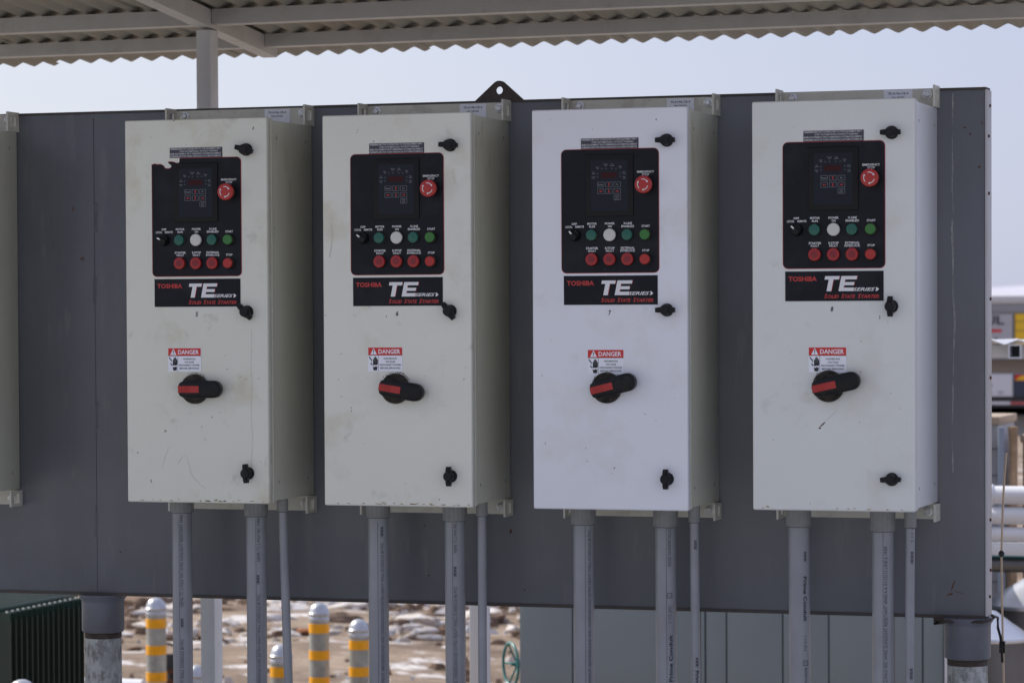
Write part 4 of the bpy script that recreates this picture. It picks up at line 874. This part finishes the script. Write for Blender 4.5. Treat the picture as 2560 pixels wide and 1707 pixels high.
def crates():
    b = MB(); b.box(-1.1, .140, 0, .5, 0, 1.93, 0, .006)
    for i in range(14): b.box(-1.1, .141, -.003, .0, .12+i*.13, .124+i*.13, 2)
    b.box(-1.12, .15, -.01, .52, 1.93, 1.968, 1, .004); o = b.build('wrapped_stack', ['cgrey', 'tan', 'warn']); o.location = (0, 8, -.9); tag(o, 'grey wrapped stack with a tan top board beyond the panel end', 'stack')
    b = MB(); b.box(0, .032, 0, .03, 0, 1.92, 0, .003); o = b.build('blue_post', ['cblue']); o.location = (.146, 7.95, -.9); tag(o, 'pale blue grey upright against the right edge of the grey stack', 'post')
    b = MB(); b.tube([(.0+.004*math.sin(i*1.3), .0, i*.16) for i in range(13)], [.022+.003*math.sin(i*2.2) for i in range(13)], 9); o = b.build('timber_post', ['wood']); o.location = (.212, 8.0, -.9); tag(o, 'rough orange timber post right of the grey stack', 'post')
    b = MB(); b.box(0, 1.2, 0, .5, 0, 1.84, 0, .005); b.box(-.01, 1.22, -.03, .52, 1.84, 1.88, 1, .008); o = b.build('brown_stack', ['brown', 'tan']); o.location = (.245, 8.1, -.9); tag(o, 'dark brown stack with tan top boards at the right picture edge', 'stack')
crates()
def hpipe(z, r, x0, label, m='whpaint', fl=True, y=6.0):
    b = MB(); b.lathe([(r, 0), (r, 2.2)], (0, 0, 0), (1, 0, 0), 28)
    if fl: b.lathe([(r+.003, -.006), (r+.006, 0), (r+.006, .018), (r+.001, .022)], (0, 0, 0), (1, 0, 0), 28)
    o = b.build('white_pipe', [m]); o.location = (x0, y, z); tag(o, label, 'pipe', 'horizontal pipes past the panel end')
hpipe(.808, .039, .432, 'topmost horizontal white pipe with a flanged end')
hpipe(.7205, .037, .30, 'second horizontal white pipe from the top', fl=False)
hpipe(.641, .032, .30, 'third horizontal pipe from the top, slightly greyer', fl=False)
b = MB(); b.box(0, 2.2, -.03, .05, .553, .604, 0, .004); b.box(0, 2.2, -.032, .05, .548, .5525, 1); o = b.build('white_ledge', ['whpaint', 'wheel']); o.location = (.2, 6, 0); tag(o, 'flat white ledge with a thin teal lower edge below the pipes', 'ledge')
b = MB(); b.lathe([(.034, 0), (.034, 2.2)], (0, 0, 0), (1, 0, 0), 24); o = b.build('steel_trough', ['steelb']); o.location = (.2, 6.02, .514); tag(o, 'dull grey rounded steel trough directly below the white ledge', 'trough')
def tank(x, y, r, zr, hc, label):
    g = gz(x, y); root = empty('steel_tank', (x, y, g), label, 'tank', 'conical steel tanks past the panel end'); h = zr-g
    b = MB(); b.lathe([(r, 0), (r, h-.012)], (0, 0, 0), (0, 0, 1), 56); b.build('tank_body', ['steelb'], root)
    b = MB(); b.lathe([(r+.006, h-.016), (r+.008, h-.008), (r+.006, h), (r-.004, h+.004), (r*.5, h+hc*.55), (r*.12, h+hc), (.001, h+hc+.004)], (0, 0, 0), (0, 0, 1), 56); b.build('conical_lid', ['steel'], root)
tank(.58, 6.6, .27, .300, .145, 'rear steel tank with conical lid under the grey trough')
tank(.628, 4.9, .150, .329, .095, 'front steel tank with conical lid just right of the panel leg')
def cord():
    root = empty('hanging_cord', (1.22, 1.5, .3), 'thin tan cord with a dark knot hanging right of the panel', 'cord')
    b = MB(); P = [(.016, 0, .900), (.010, 0, .83), (.006, 0, .75), (.002, 0, .62), (.0035, 0, .50), (.006, 0, .36), (.010, 0, .2), (.013, 0, -.05), (.014, 0, -.31)]
    b.tube(P, .0030, 8); b.build('cord', ['rope'], root)
    b = MB(); b.lathe([(.003, -.009), (.0085, -.003), (.008, .004), (.003, .009)], (.002, 0, .62), (0, 0, 1), 10); b.build('knot', ['ink'], root)
    b = MB(); b.box(-.004, .012, -.006, .006, .345, .378, 0, .002); b.build('clip', ['black'], root)
cord()
b = MB(); b.tube([(1.36+.0, .04, .885), (1.30, .7, .84), (1.215, 1.48, .745), (1.212, 1.5, .715), (1.219, 1.5, .69), (1.224, 1.49, .66), (1.226, 1.49, .62)], .0038, 8); o = b.build('black_cable', ['black']); tag(o, 'black cable curving from the panel leg to the clip on the tan cord', 'cable')
for me in bpy.data.meshes: me.update()
